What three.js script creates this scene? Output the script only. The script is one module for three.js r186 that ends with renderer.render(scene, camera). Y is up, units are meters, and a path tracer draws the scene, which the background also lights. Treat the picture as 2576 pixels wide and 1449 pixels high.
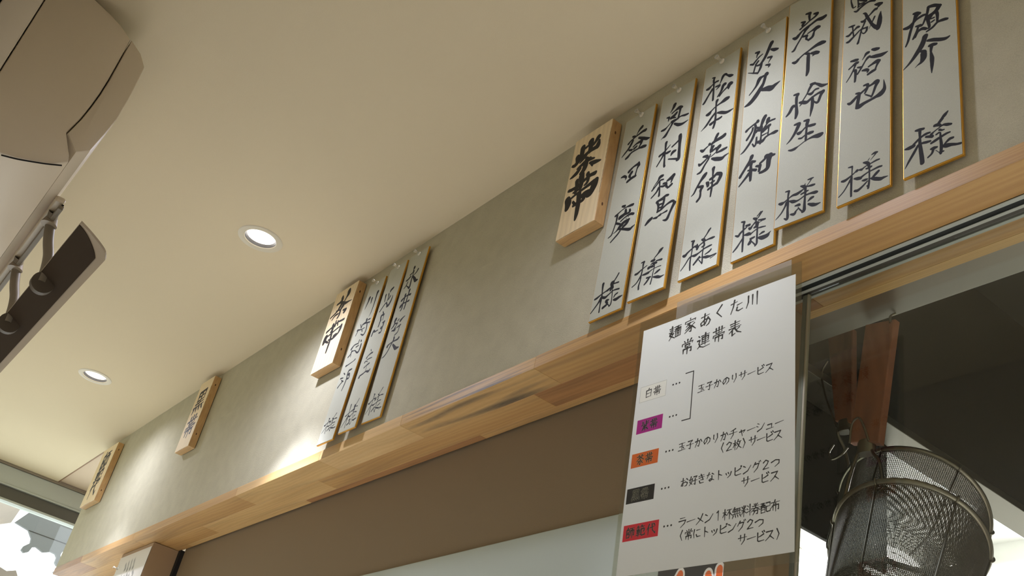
import * as THREE from 'three';
import { RoundedBoxGeometry } from 'three/addons/geometries/RoundedBoxGeometry.js';
import { mergeGeometries, toCreasedNormals } from 'three/addons/utils/BufferGeometryUtils.js';
import { RectAreaLightUniformsLib } from 'three/addons/lights/RectAreaLightUniformsLib.js';
import { ImprovedNoise } from 'three/addons/math/ImprovedNoise.js';
RectAreaLightUniformsLib.init();

// ------------------------------------------------------------------ camera, sky, exposure
const scene = new THREE.Scene();
const camera = new THREE.PerspectiveCamera(31.2567, 2576 / 1449, 0.02, 40);
camera.position.set(0, 1.2, 0.716);
camera.quaternion.setFromAxisAngle(new THREE.Vector3(0.54738, 0.83371, -0.0729).normalize(), 1.1182973);
scene.add(camera);
scene.background = new THREE.Color(0.95, 0.98, 1.0);          // overcast daylight outside the entrance
scene.backgroundIntensity = 3.5;
const renderer = new THREE.WebGLRenderer({ antialias: true });
renderer.toneMapping = THREE.LinearToneMapping;
renderer.toneMappingExposure = 0.75;
renderer.shadowMap.enabled = true;
const LAMP_WIDE = 2.2, LAMP_BEAM = 13, KITCHEN = 115;              // candela, candela, nits

// ------------------------------------------------------------------ sizes (metres): wall face z = 0, x along the wall
const CEIL = 2.3036, LINTEL_TOP = 1.8967, LINTEL = 1.8761, DEPTH = 0.108, WALL_END = -3.487;
const BACK = 0.828, RIGHT = 1.15, DOOR_X = -4.074, K_BACK = -1.75;

// ------------------------------------------------------------------ helpers
let seed = 7;
const rnd = () => { seed = (seed + 0x6d2b79f5) | 0; let t = Math.imul(seed ^ (seed >>> 15), 1 | seed); t = (t + Math.imul(t ^ (t >>> 7), 61 | t)) ^ t; return ((t ^ (t >>> 14)) >>> 0) / 4294967296; };
const noise = new ImprovedNoise();
const taken = {};
function numbered(name) { const n = taken[name] = (taken[name] ?? -1) + 1; return n ? name + '_' + String(n).padStart(3, '0') : name; }
function tag(o, label, category, group, kind) {
  if (label) o.userData.label = label;
  if (category) o.userData.category = category;
  if (group) o.userData.group = group;
  if (kind) o.userData.kind = kind;
  return o;
}
function shade(o) { o.castShadow = o.receiveShadow = true; return o; }
function thing(name, pos, label, category, group) {
  const g = new THREE.Group(); g.name = numbered(name); g.position.set(...pos); scene.add(g);
  return tag(g, label, category, group);
}
function part(name, geo, mat, parent = scene, pos, label) {
  const m = shade(new THREE.Mesh(geo, mat)); m.name = parent === scene ? numbered(name) : name;
  if (pos) m.position.set(...pos);
  if (label) m.userData.label = label;
  parent.add(m); return m;
}
function structure(name, geo, mat, pos, label) { const m = part(name, geo, mat, scene, pos); return tag(m, label, null, null, 'structure'); }
const box = (w, h, d, r = 0) => r ? new RoundedBoxGeometry(w, h, d, 2, r) : new THREE.BoxGeometry(w, h, d);
function slab(x0, x1, y0, y1, z0, z1, r = 0) { const g = box(x1 - x0, y1 - y0, z1 - z0, r); g.translate((x0 + x1) / 2, (y0 + y1) / 2, (z0 + z1) / 2); return g; }
const v3 = (a) => new THREE.Vector3(...a);
function tube(points, r, seg = 24, sides = 8) { return new THREE.TubeGeometry(new THREE.CatmullRomCurve3(points.map(v3)), seg, r, sides); }
function metreUV(g, s = 1) {                                    // box-mapped uv in metres
  const p = g.attributes.position, n = g.attributes.normal, uv = new Float32Array(p.count * 2);
  for (let i = 0; i < p.count; i++) {
    const ax = Math.abs(n.getX(i)), ay = Math.abs(n.getY(i)), az = Math.abs(n.getZ(i));
    const [u, w] = ax > ay && ax > az ? [p.getZ(i), p.getY(i)] : ay > az ? [p.getX(i), p.getZ(i)] : [p.getX(i), p.getY(i)];
    uv[2 * i] = u * s; uv[2 * i + 1] = w * s;
  }
  g.setAttribute('uv', new THREE.BufferAttribute(uv, 2)); return g;
}
function dataTex(w, h, f, srgb) {
  const d = new Uint8Array(w * h * 4);
  for (let y = 0; y < h; y++) for (let x = 0; x < w; x++) { const c = f(x, y), i = (y * w + x) * 4; for (let k = 0; k < 3; k++) d[i + k] = Math.max(0, Math.min(255, c[k] ?? c[0])); d[i + 3] = 255; }
  const t = new THREE.DataTexture(d, w, h); t.magFilter = THREE.LinearFilter; t.minFilter = THREE.LinearMipmapLinearFilter; t.generateMipmaps = true;
  t.wrapS = t.wrapT = THREE.RepeatWrapping; if (srgb) t.colorSpace = THREE.SRGBColorSpace; t.needsUpdate = true; return t;
}
function canvas(w, h) { const c = document.createElement('canvas'); c.width = w; c.height = h; return [c, c.getContext('2d')]; }
function canvasTex(c) { const t = new THREE.CanvasTexture(c); t.colorSpace = THREE.SRGBColorSpace; t.anisotropy = 8; return t; }
const std = (o) => new THREE.MeshStandardMaterial(o);
const phys = (o) => new THREE.MeshPhysicalMaterial(o);

// ------------------------------------------------------------------ materials
function plasterBump(size, fibres, depth) {                      // height field of brushed plaster with short fibres
  const a = new Float32Array(size * size);
  for (let y = 0; y < size; y++) for (let x = 0; x < size; x++) a[y * size + x] = 128 + (rnd() - 0.5) * 90 + 24 * noise.noise(x / 5, y / 5, 3) + 9 * noise.noise(x / 40, y / 40, 8);
  for (let k = 0; k < fibres; k++) {
    let x = rnd() * size, y = rnd() * size, t = (rnd() - 0.5) * 1.8; const n = 6 + rnd() * 22, s = rnd() < 0.65 ? -depth : depth;
    for (let i = 0; i < n; i++) { x += Math.cos(t); y += Math.sin(t); t += (rnd() - 0.5) * 0.3; a[((y + size) % size | 0) * size + ((x + size) % size | 0)] += s; }
  }
  return a;
}
const PB = plasterBump(1024, 2200, 38), pbTex = dataTex(1024, 1024, (x, y) => [PB[y * 1024 + x]]);
const wallCol = dataTex(1024, 1024, (x, y) => { const v = (PB[y * 1024 + x] - 128) * 0.2 + 6 * noise.noise(x / 90, y / 90, 1); return [188 + v, 184 + v, 160 + v * 0.9]; }, true);
for (const t of [pbTex, wallCol]) t.repeat.set(2.8, 2.8);
const M = {
  wall: std({ map: wallCol, bumpMap: pbTex, bumpScale: 0.0009, roughness: 0.95 }),
  ceiling: std({ color: 0xdccfb0, bumpMap: pbTex, bumpScale: 0.0003, roughness: 0.9 }),
  backWall: std({ color: 0xd0c7b4, roughness: 0.9 }),
  floor: std({ color: 0x544b42, roughness: 0.55 }),
  plastic: std({ color: 0xd6c8b0, roughness: 0.42 }),
  plasticGrey: std({ color: 0x857b6b, roughness: 0.5 }),
  darkLiner: phys({ color: 0x201a14, roughness: 0.95, specularIntensity: 0.2 }),
  seam: std({ color: 0x17140f, roughness: 0.9 }),
  gold: std({ color: 0xd9a441, roughness: 0.32, metalness: 0.75 }),
  alu: std({ color: 0xb4bab2, roughness: 0.45, metalness: 0.15 }),
  aluDark: std({ color: 0x141a19, roughness: 0.6, metalness: 0.2 }),
  rail: std({ color: 0x504e46, roughness: 0.5, metalness: 0.5 }),
  steel: std({ color: 0x86847b, roughness: 0.42, metalness: 0.9 }),
  wire: std({ color: 0x8f8a7c, roughness: 0.3, metalness: 0.95 }),
  mesh: std({ color: 0x5d5a50, roughness: 0.45, metalness: 0.75 }),
  soot: std({ color: 0x1b1c1a, roughness: 0.6 }),
  clear: phys({ color: 0xffffff, roughness: 0.3, transmission: 1, thickness: 0.004, ior: 1.49 }),
  glass: phys({ color: 0xfafdfb, roughness: 0.02, transmission: 1, thickness: 0, ior: 1.5 }),
  film: phys({ color: 0xf6f6f2, roughness: 0.12, transmission: 1, thickness: 0, ior: 1.3 }),
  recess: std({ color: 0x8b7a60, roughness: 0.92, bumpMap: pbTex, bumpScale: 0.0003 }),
  mint: std({ color: 0xaeb9b0, roughness: 0.4 }),
  white: std({ color: 0xe4e6e2, roughness: 0.5 }),
  gasket: std({ color: 0x121315, roughness: 0.7 }),
  grey: std({ color: 0x8f8d8a, roughness: 0.7 }),
};
function woodTex(base, dark, streak, k) {                        // grain runs along u
  const W = 768, H = 96;
  return dataTex(W, H, (x, y) => {
    const u = x / W, v = y / H, warp = noise.noise(u * 3 + k, v * 2.2, k) * 0.16;
    const ring = 0.5 + 0.5 * Math.sin((v + warp) * 34 + 5 * noise.noise(u * 1.3, v * 1.5, k + 4));
    const fine = noise.noise(u * 26, v * 90, k + 9) * 0.5 + (rnd() - 0.5) * 0.16, s = streak * Math.max(0, noise.noise(u * 2.1 + k * 3, v * 3.2, k + 2) * 1.7 - 0.05) * (0.75 + 0.5 * fine);
    const m = Math.min(1, Math.max(0, 0.3 * ring * 0.6 + 0.28 * fine + 0.16 + noise.noise(u * 1.6, v * 1.2, k + 6) * 0.28));
    return base.map((b, i) => (b + (dark[i] - b) * m) * (1 - s * [0.56, 0.52, 0.4][i]));
  }, true);
}
const woodMat = (...a) => std({ map: woodTex(...a), roughness: 0.5 });
const WOOD = [
  woodMat([216, 182, 122], [172, 130, 76], 0.15, 1), woodMat([206, 168, 108], [158, 114, 62], 0.25, 2), woodMat([178, 132, 82], [122, 82, 46], 0.3, 3),
  woodMat([214, 178, 118], [160, 120, 70], 1.0, 4), woodMat([222, 190, 134], [186, 144, 88], 0.1, 5),
];
const CEDAR = woodMat([232, 206, 160], [212, 174, 120], 0.1, 7), CEDAR_SIDE = woodMat([208, 172, 118], [176, 132, 80], 0.25, 8), HANDLE = woodMat([168, 108, 76], [116, 68, 44], 0.4, 9);

// ------------------------------------------------------------------ brush lettering: strokes are lists of x,y,width
function smooth(pts, n = 7) {
  if (pts.length < 2) return pts;
  const out = [];
  for (let i = 0; i < pts.length - 1; i++) {
    const a = pts[Math.max(0, i - 1)], b = pts[i], c = pts[i + 1], d = pts[Math.min(pts.length - 1, i + 2)];
    for (let k = 0; k < n; k++) { const t = k / n, q = (j) => 0.5 * (2 * b[j] + (c[j] - a[j]) * t + (2 * a[j] - 5 * b[j] + 4 * c[j] - d[j]) * t * t + (3 * b[j] - a[j] - 3 * c[j] + d[j]) * t * t * t); out.push([q(0), q(1), Math.max(0.3, b[2] + (c[2] - b[2]) * t)]); }
  }
  out.push(pts[pts.length - 1]); return out;
}
function brush(ctx, pts, scale, ink) {
  ctx.lineCap = 'round'; ctx.strokeStyle = ink;
  const s = smooth(pts);
  for (let i = 0; i + 1 < s.length; i++) {
    ctx.lineWidth = Math.max(0.6, (s[i][2] + s[i + 1][2]) / 2 * scale);
    ctx.beginPath(); ctx.moveTo(s[i][0] * scale, s[i][1] * scale); ctx.lineTo(s[i + 1][0] * scale + 0.01, s[i + 1][1] * scale); ctx.stroke();
  }
}
const strokesOf = (text) => text.split(';').map((s) => s.trim().split(/\s+/).map((p) => p.split(',').map(Number)));
// Ink of the hanging strips and blocks: strokes in tenths of a millimetre from the top left corner.
const INK = {
  s1: `416,326,64 379,349,50 341,396,20 319,442,11;515,441,57 452,435,50 342,455,29 223,485,30 157,526,43;231,421,29 283,446,38 260,462,29;386,524,35 492,593,54 584,649,51 642,665,10;250,515,47 228,566,53 179,636,43 107,693,34 52,739,11;287,652,27 355,626,36 457,626,60;470,638,56 458,684,45 427,733,25;318,702,47 366,686,40;202,673,33 266,702,42;579,789,44 514,768,57 431,755,30 276,756,33 202,802,55 158,817,40;485,1066,50 505,1119,50;472,1078,53 382,1087,33 295,1134,60;495,1118,51 471,1180,24 456,1282,30;360,1182,60 328,1226,59 348,1273,14;465,1300,39 384,1300,54 297,1325,48;136,1169,24 195,1176,45 251,1223,35 239,1263,10;286,1775,31 341,1797,49;525,1850,44 469,1841,45 388,1833,22 291,1849,19 197,1884,34 164,1895,37;207,1907,44 209,1987,34 196,2068,24 169,2178,24 150,2230,28 90,2255,17;377,1876,37 381,1944,58 277,1974,71;469,1915,36 473,1961,40 324,1961,32;572,2037,39 503,2009,44 406,2016,25 313,2052,31;223,2054,37 303,2099,33;491,2099,42 403,2102,55 347,2120,59;484,2113,33 452,2150,56 381,2187,44;360,2134,52 313,2147,62 254,2198,25 188,2221,7;290,2180,34 410,2234,38 540,2292,50 585,2279,40 641,2257,7;331,2233,33 290,2275,33 229,2316,30 163,2360,25;465,2039,15 466,2041,15;422,2050,16 424,2051,16;175,3072,47 175,3116,37 182,3192,22 191,3275,27 189,3354,35 188,3432,21 192,3536,26;44,3280,26 92,3274,38 174,3245,19 268,3224,23 305,3218,39 375,3185,21 387,3126,65;477,3009,26 445,3060,26 399,3114,23 364,3133,61 402,3219,34;505,3164,25 446,3157,22 397,3154,18;372,3168,51 372,3216,39 359,3243,34;539,3284,26 480,3273,25 413,3271,18 325,3309,26 271,3329,42 208,3305,36;188,3306,59 135,3374,28 71,3438,23 10,3495,16;399,3250,21 414,3343,15 421,3439,20 413,3491,25 388,3509,22;524,3345,23 480,3359,27 458,3390,18;462,3431,25 516,3443,50 561,3433,44 629,3423,12;354,3395,23 306,3397,44 338,3456,34 259,3490,43;336,3447,15 393,3507,15`,
  s2: `290,305,66 278,346,57 248,396,26 224,426,11;459,449,35 395,425,67 322,440,30 264,463,26;428,454,48 422,537,36 411,644,37;164,497,19 211,519,41 208,584,15;360,500,40 327,529,59 264,550,57;311,548,53 362,511,34;255,554,29 356,593,21;608,664,31 552,655,40 464,628,24 392,643,36 318,647,61 278,634,29;318,647,55 283,722,33 231,805,43 193,859,59 148,871,18 114,894,5;262,653,18 203,695,24 159,718,48 96,711,33;347,706,28 442,779,54 529,805,43 628,792,9;243,1011,52 242,1062,40 248,1147,30 258,1289,29 274,1432,37 286,1473,39;338,1104,13 289,1142,25 222,1188,37 147,1212,48;229,1228,49 193,1291,30 123,1394,25;246,1219,20 304,1232,46 355,1231,32;513,1017,60 522,1077,66 534,1211,47 543,1323,52 557,1463,57 523,1477,35;514,1450,34 426,1408,26 346,1371,21;495,1108,37 445,1135,34 385,1161,32;463,1276,39 414,1281,62 385,1328,10;286,1641,42 236,1642,61 207,1689,29 145,1755,14 113,1831,21;314,1720,23 248,1709,30 184,1765,27 112,1826,32;239,1714,33 258,1819,22 270,1911,28 275,1991,38;243,1838,47 208,1899,34 123,1961,24;268,1824,20 327,1848,36 363,1849,40;508,1743,70 475,1761,68 397,1783,31;502,1766,53 481,1850,21;497,1893,46 456,1915,39 422,1924,22;328,1801,35 386,1821,33 395,1877,39 428,1910,22;463,2064,36 417,2054,45 347,2068,28 257,2093,50;256,2088,36 300,2181,39 300,2282,33;396,2091,39 393,2174,41 370,2247,39;288,2091,29 370,2096,23;319,2165,35 383,2169,25;321,2224,30 375,2224,24;295,2279,31 365,2270,37 456,2228,33 541,2210,45 587,2223,36 612,2268,37;612,2268,65 579,2335,48 548,2412,42 518,2488,55 484,2497,36 433,2478,7;199,2349,51 149,2372,63 98,2416,30;239,2366,22 304,2379,40;311,2370,17 371,2356,42;397,2351,16 485,2345,34;151,3066,15 203,3067,30 194,3096,32 195,3162,19 189,3263,24 186,3359,19 171,3437,27 179,3494,26;65,3219,31 106,3219,38 174,3186,21 271,3152,12;185,3281,32 151,3333,25 109,3381,20 44,3412,17;215,3283,19 274,3287,37 324,3284,38;324,3284,25 392,3258,13 477,3253,12 542,3257,13;527,2969,18 488,2992,53 452,3030,27 389,3082,13;343,3110,29 395,3114,45;538,3156,31 494,3148,25 435,3140,16;449,3175,28 404,3166,41 381,3196,20 310,3207,48;347,3170,17 373,3154,24 403,3160,21;412,3170,22 419,3250,15 411,3324,14 406,3411,19 395,3489,21;370,3218,18 413,3215,20;531,3316,24 491,3329,37 445,3349,13;431,3392,19 507,3418,44 560,3438,34 625,3432,10;303,3362,25 377,3371,21;356,3372,35 315,3427,32 278,3457,21`,
  s3: `165,275,21 208,298,28 194,331,39 209,452,28 218,596,34 225,724,37;288,404,27 238,396,35 161,422,22;161,422,23 118,447,54 72,441,28;189,504,49 134,572,34 58,682,44 32,690,17;563,464,21 517,444,51 455,395,23 420,358,37 377,363,56 349,429,29 325,488,9;250,491,25 324,514,42 267,557,10;433,551,49 399,552,59 373,637,46 312,713,24;562,613,41 518,609,82 509,685,12;486,634,36 404,674,27 348,721,31;312,785,56 304,830,33 306,921,27 319,1062,33 317,1193,43 301,1271,37;524,860,51 468,858,76 392,874,34 290,893,25 215,930,31;215,930,31 183,956,68 133,949,26;303,1009,43 240,1060,43 163,1149,43 106,1187,19 65,1212,5;349,1027,25 414,1060,49 506,1114,47 575,1125,40 645,1119,8;433,1151,32 390,1157,41 321,1151,28 254,1174,54 222,1165,24;402,1442,54 382,1479,54 359,1523,37 318,1576,28 308,1646,22;533,1525,65 492,1536,62 390,1540,51 325,1552,47;325,1552,36 278,1564,19;266,1538,44 287,1560,26;250,1563,20 195,1585,32 159,1604,51 105,1565,20;343,1623,50 318,1652,58 310,1704,26;463,1683,67 436,1697,67 415,1750,20 325,1786,17;397,1680,35 342,1693,39 309,1694,33;598,1775,32 529,1775,48 427,1771,25;178,1713,28 243,1738,50 278,1789,24;310,1741,23 281,1809,34 223,1881,34 167,1963,44 101,1971,18;240,1788,30 177,1820,37 131,1833,44 102,1800,16;345,1829,25 430,1879,60 528,1921,59 581,1903,34 652,1891,7;268,2047,49 239,2073,73 181,2135,41 118,2230,36 87,2288,31 43,2316,10;163,2217,35 233,2246,48 210,2285,49 211,2330,30 208,2408,40 166,2451,43;401,2019,58 402,2065,39 404,2156,23 410,2249,29 408,2381,35 403,2484,22;471,2145,50 539,2180,53 545,2227,64 500,2312,45;361,2184,39 411,2178,51 471,2145,47;293,2204,12 325,2234,55 335,2279,44;383,2253,28 438,2249,32;482,2311,44 420,2325,37 348,2343,38;161,3087,19 205,3102,31 191,3125,38 191,3200,19 186,3310,17 179,3388,24 186,3482,25 194,3537,20;37,3261,25 73,3273,48 114,3243,30 192,3207,21 238,3195,29 290,3229,40;270,3184,27 279,3250,40;302,3216,19 353,3194,21;478,3017,20 454,3038,33 420,3085,20 378,3130,21;345,3134,23 382,3156,45 405,3179,22;562,3184,18 525,3181,34 471,3176,24 412,3178,19;394,3199,18 394,3248,36 361,3253,19;386,3189,30 353,3194,19;528,3290,17 486,3290,28 407,3297,22 317,3327,23 258,3340,42 201,3326,17;188,3330,28 149,3345,23 91,3420,20 28,3484,13;392,3284,22 384,3355,18 393,3444,23 395,3511,24;396,3518,14 332,3437,11;527,3356,24 497,3377,28 433,3393,15;403,3424,22 465,3443,43 526,3456,27 623,3454,16;530,3488,12 581,3478,10 624,3460,11;336,3396,32 309,3422,36 249,3474,29;328,3411,14 375,3412,10`,
  s4: `141,323,25 200,352,43 178,377,33;270,428,17 206,446,28 126,503,38;59,485,22 118,518,36;178,372,26 167,420,17;418,319,71 394,362,64 337,483,53 296,545,50 235,593,36 169,575,20;157,543,25 201,512,33 159,564,30 130,683,26;262,592,42 249,661,45 208,733,26;207,728,30 111,671,18 32,621,9;416,432,25 482,481,53 537,503,25;369,554,32 434,582,34 414,612,24 384,652,12;340,667,21 406,705,38 390,733,16;360,840,67 379,852,47;325,846,29 271,850,47 244,863,72 204,943,43 144,1002,27 88,1044,20;352,854,53 324,970,50 275,1044,73 199,1131,84 113,1193,72 18,1207,11;309,1079,42 395,1109,77 468,1145,85 520,1130,57 606,1109,7;269,1587,46 270,1588,46;279,1601,43 226,1608,29 138,1631,30 86,1656,46;194,1662,31 181,1718,33 107,1808,41;227,1617,30 241,1689,43 214,1809,48 158,1895,41 75,1975,34 15,2000,7;270,1858,28 268,1945,35 244,1986,27 205,1929,19;391,1580,61 368,1616,64 338,1699,41 324,1744,82;267,1695,30 324,1744,38;297,1738,41 254,1759,45;343,1773,27 345,1863,24 341,1941,33 340,1989,33;448,1653,59 442,1686,61 427,1722,26 370,1788,44;559,1713,23 503,1703,30 452,1709,27 377,1766,23;481,1771,43 447,1778,54 371,1807,55;466,1798,22 462,1866,22 456,1916,24;367,1876,24 445,1875,14;610,1936,28 568,1930,52 499,1923,26 423,1933,32 373,1968,51 294,1946,41;212,2135,63 204,2158,59 181,2189,39 100,2286,28 41,2373,49;276,2243,29 218,2221,47;210,2230,49 143,2265,27 54,2367,29;214,2232,58 210,2291,41 212,2378,55 218,2508,35;165,2332,21 228,2351,33 299,2388,40;187,2391,55 130,2439,39 35,2516,22;589,2291,26 529,2277,50 451,2244,48 437,2280,39 362,2314,36;512,2277,94 499,2338,73 489,2443,63 424,2468,45 364,2463,31;299,2328,29 365,2358,44;365,2353,47 353,2424,42;126,3096,17 172,3117,32 165,3150,33 165,3222,23 170,3297,25 171,3380,32 172,3469,29 174,3540,23;40,3261,14 90,3286,34 114,3260,34 168,3230,27 217,3209,19;202,3182,22 260,3195,37;160,3357,27 125,3396,23 79,3447,30 25,3490,18;194,3313,19 251,3323,48 283,3334,26;284,3340,29 326,3323,17 398,3301,16 454,3308,22 515,3321,12;451,3081,18 427,3100,27 393,3145,15;426,3075,18 373,3117,14;317,3125,20 363,3155,43;502,3212,22 459,3204,30 396,3182,14;460,3216,10 411,3224,10;359,3189,30 312,3222,20 277,3254,42 251,3236,16;380,3222,53 377,3256,46 334,3267,17;399,3219,27 390,3274,26 390,3357,25 393,3446,28 394,3511,30 372,3536,26;371,3524,20 310,3451,12;502,3394,19 471,3392,30 430,3403,14;420,3443,25 482,3467,60 549,3467,54 577,3444,21 603,3427,4;350,3407,24 307,3409,32 282,3404,15;296,3422,21 286,3459,50 269,3472,37`,
  s5: `269,327,25 327,350,45 321,391,38 329,475,24;393,400,26 442,427,46 412,461,34 333,488,23 262,520,28 183,552,23;201,436,23 251,464,36 228,488,46 223,534,21 191,558,23;565,553,49 519,561,64 447,543,43 353,569,34 290,587,45 226,604,30 164,652,46;164,652,52 133,677,58 82,649,18;306,588,55 268,631,39 216,715,26 149,817,26 112,881,40 80,885,15;485,694,34 445,683,64 374,690,26 311,703,20;445,688,54 408,731,26 387,804,43 333,827,40;240,715,28 297,737,40 291,782,30 317,817,17;578,1015,33 520,997,68 450,996,53 342,1023,28 249,1050,26 187,1088,29;187,1088,44 149,1112,51 99,1087,17;288,1046,16 337,1076,42 340,1134,50 342,1255,50 343,1376,50 331,1432,30;376,1086,22 440,1116,60 487,1140,42;425,1139,28 399,1146,9;162,1670,26 218,1688,43 201,1732,42 204,1858,36 215,1995,50 204,2063,31;189,1867,22 150,1855,52 107,1929,45 63,1967,21;399,1620,26 453,1637,43;422,1633,49 387,1684,39 352,1754,21 288,1842,20;460,1637,22 515,1686,36 569,1735,48 651,1751,9;518,1754,23 473,1746,30 428,1770,27;368,1762,16 414,1784,45 444,1774,20;249,1838,25 296,1860,49 358,1889,48 432,1851,30 521,1830,35 581,1838,45;581,1838,58 553,1883,41 519,1969,39 482,1957,22 458,1926,14;432,1851,38 440,1943,47 433,2034,41 416,2145,8;282,1874,26 256,1899,10;335,2175,24 388,2194,42 379,2236,49 375,2311,28 372,2402,31 373,2494,34;198,2168,26 260,2183,48 247,2228,55 206,2309,43 149,2382,29 95,2423,6;489,2307,34 437,2296,42 370,2283,25 312,2321,24 275,2336,51 245,2324,24;464,2411,34 420,2405,47 383,2399,17;354,2409,19 310,2429,28 268,2417,20;595,2502,41 556,2507,68 468,2488,35 373,2498,15 271,2535,15 220,2551,42 174,2550,34 128,2532,11;131,3152,15 176,3162,27 174,3190,28 169,3250,22 174,3327,30 174,3433,30 180,3527,37 170,3560,31 134,3536,13;48,3292,22 84,3305,46 119,3298,22 188,3264,17 233,3247,28 291,3250,41 331,3239,35 382,3218,14;156,3319,41 135,3367,25 93,3436,21 48,3480,16 12,3508,6;196,3312,15 244,3339,46 291,3352,26 342,3343,18 398,3318,18;398,3318,20 478,3319,25 540,3331,43 568,3337,24;339,3158,14 386,3185,43 410,3218,26;401,3145,4 391,3172,20;510,3107,9 474,3109,27 434,3106,13;485,3114,17 453,3156,11 418,3193,11;526,3214,23 490,3210,32 427,3200,15;405,3215,35 408,3279,29 405,3340,24 404,3437,32 403,3522,44 381,3540,28;381,3537,20 338,3483,15 320,3451,10;444,3264,16 407,3269,27 351,3279,21;517,3388,27 487,3393,38 448,3420,7;456,3459,20 513,3493,47 558,3509,37 619,3507,5;277,3414,15 324,3418,37 341,3429,20;326,3465,14 282,3502,25;220,3510,18 266,3526,39 286,3510,25`,
  s6: `92,450,16 94,508,18 111,590,26 127,636,14 157,635,20;194,525,26 196,626,13;214,565,16 264,602,25 313,644,30;273,584,18 313,638,27;206,615,28 197,677,20;207,672,14 285,660,28;226,636,26 274,640,13;435,724,27 372,687,30 314,682,31 247,700,32 203,718,36;203,718,43 179,732,32 139,706,11;433,790,14 478,814,49 525,837,39;497,847,41 474,866,17 467,879,12;460,886,30 432,878,41 375,916,25 343,935,21;343,935,21 309,953,28 276,972,39 242,951,11;274,834,15 303,858,30 328,930,39 363,1015,34 402,1108,36 450,1183,48 483,1212,52;483,1224,53 496,1156,68 504,1086,61 508,1017,36 517,963,4;433,996,24 420,1025,24 401,1066,16;379,1110,10 358,1155,4;301,989,30 282,1037,24 255,1095,23 237,1173,22 220,1250,25 207,1294,34;219,1094,17 255,1089,26 293,1098,24 331,1107,27;331,1107,27 323,1160,30 295,1182,23 266,1162,10 256,1126,7;69,933,12 116,948,33 150,956,24;126,958,20 133,1041,19 145,1140,19;220,1026,23 191,1015,40 157,1034,25 109,1055,31;109,1061,35 76,1080,37 36,1065,12;217,1099,21 160,1137,28 112,1165,38 79,1184,40 44,1176,16;406,1520,23 453,1549,49 495,1565,30;118,1535,22 173,1553,42 210,1567,33;215,1615,33 182,1611,44 139,1628,24 96,1648,24;189,1616,32 162,1686,22 121,1765,21 65,1839,12;156,1717,20 185,1727,40 187,1815,34 182,1898,26;213,1692,19 257,1716,31;360,1542,34 332,1541,45 304,1576,19 276,1610,8;372,1616,35 348,1622,40 313,1660,21 264,1734,28 216,1798,25;390,1632,24 454,1660,51 538,1689,54 614,1687,7;504,1766,40 469,1752,54 413,1760,33 364,1771,23;497,1771,44 470,1822,26 450,1877,22;280,1782,21 330,1801,42 358,1828,32 348,1851,17;450,1873,37 408,1876,42 359,1888,33;500,2078,28 466,2065,55 418,2077,33 363,2085,28 300,2114,29 238,2144,35;217,2148,33 161,2190,48 126,2207,44 90,2186,12;487,2086,52 460,2136,38 434,2211,30 410,2263,25;410,2259,20 330,2186,16;306,2033,22 355,2047,38 349,2102,37 322,2161,22;201,2097,18 244,2123,38 239,2186,46 227,2262,46 221,2317,46;214,2321,32 256,2321,63 318,2308,45 408,2303,36 476,2294,45 530,2285,74 563,2256,60 576,2207,35 565,2093,4;131,3151,11 172,3160,25 182,3166,20 181,3216,14 180,3284,14 174,3326,33 176,3412,26 176,3495,26 178,3565,23;49,3305,20 85,3314,37 120,3306,32 175,3282,19 220,3259,15 245,3248,38;270,3250,16 305,3261,32;305,3261,26 345,3242,15 374,3234,15;162,3337,28 128,3394,19 79,3460,16 20,3508,13;212,3342,16 258,3362,42 293,3373,37;293,3368,31 337,3350,22 400,3331,16;495,3112,20 461,3106,30 424,3115,6;481,3119,19 447,3152,11 413,3183,4;402,3147,4 383,3171,12;323,3174,13 364,3195,38 389,3225,36 394,3255,33;521,3224,17 482,3221,24 414,3231,15;551,3332,20 512,3326,26 454,3330,21 405,3334,14;424,3276,24 375,3279,23 358,3274,14;399,3269,25 401,3337,18 402,3416,18 398,3491,26 390,3553,26;374,3515,13 387,3532,18;513,3382,31 489,3398,37 451,3428,31;422,3436,18 475,3468,44 538,3499,42 571,3499,31 628,3502,4;314,3417,13 348,3425,34 378,3426,15;378,3454,16 320,3497,25 262,3525,36 222,3514,27`,
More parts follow.
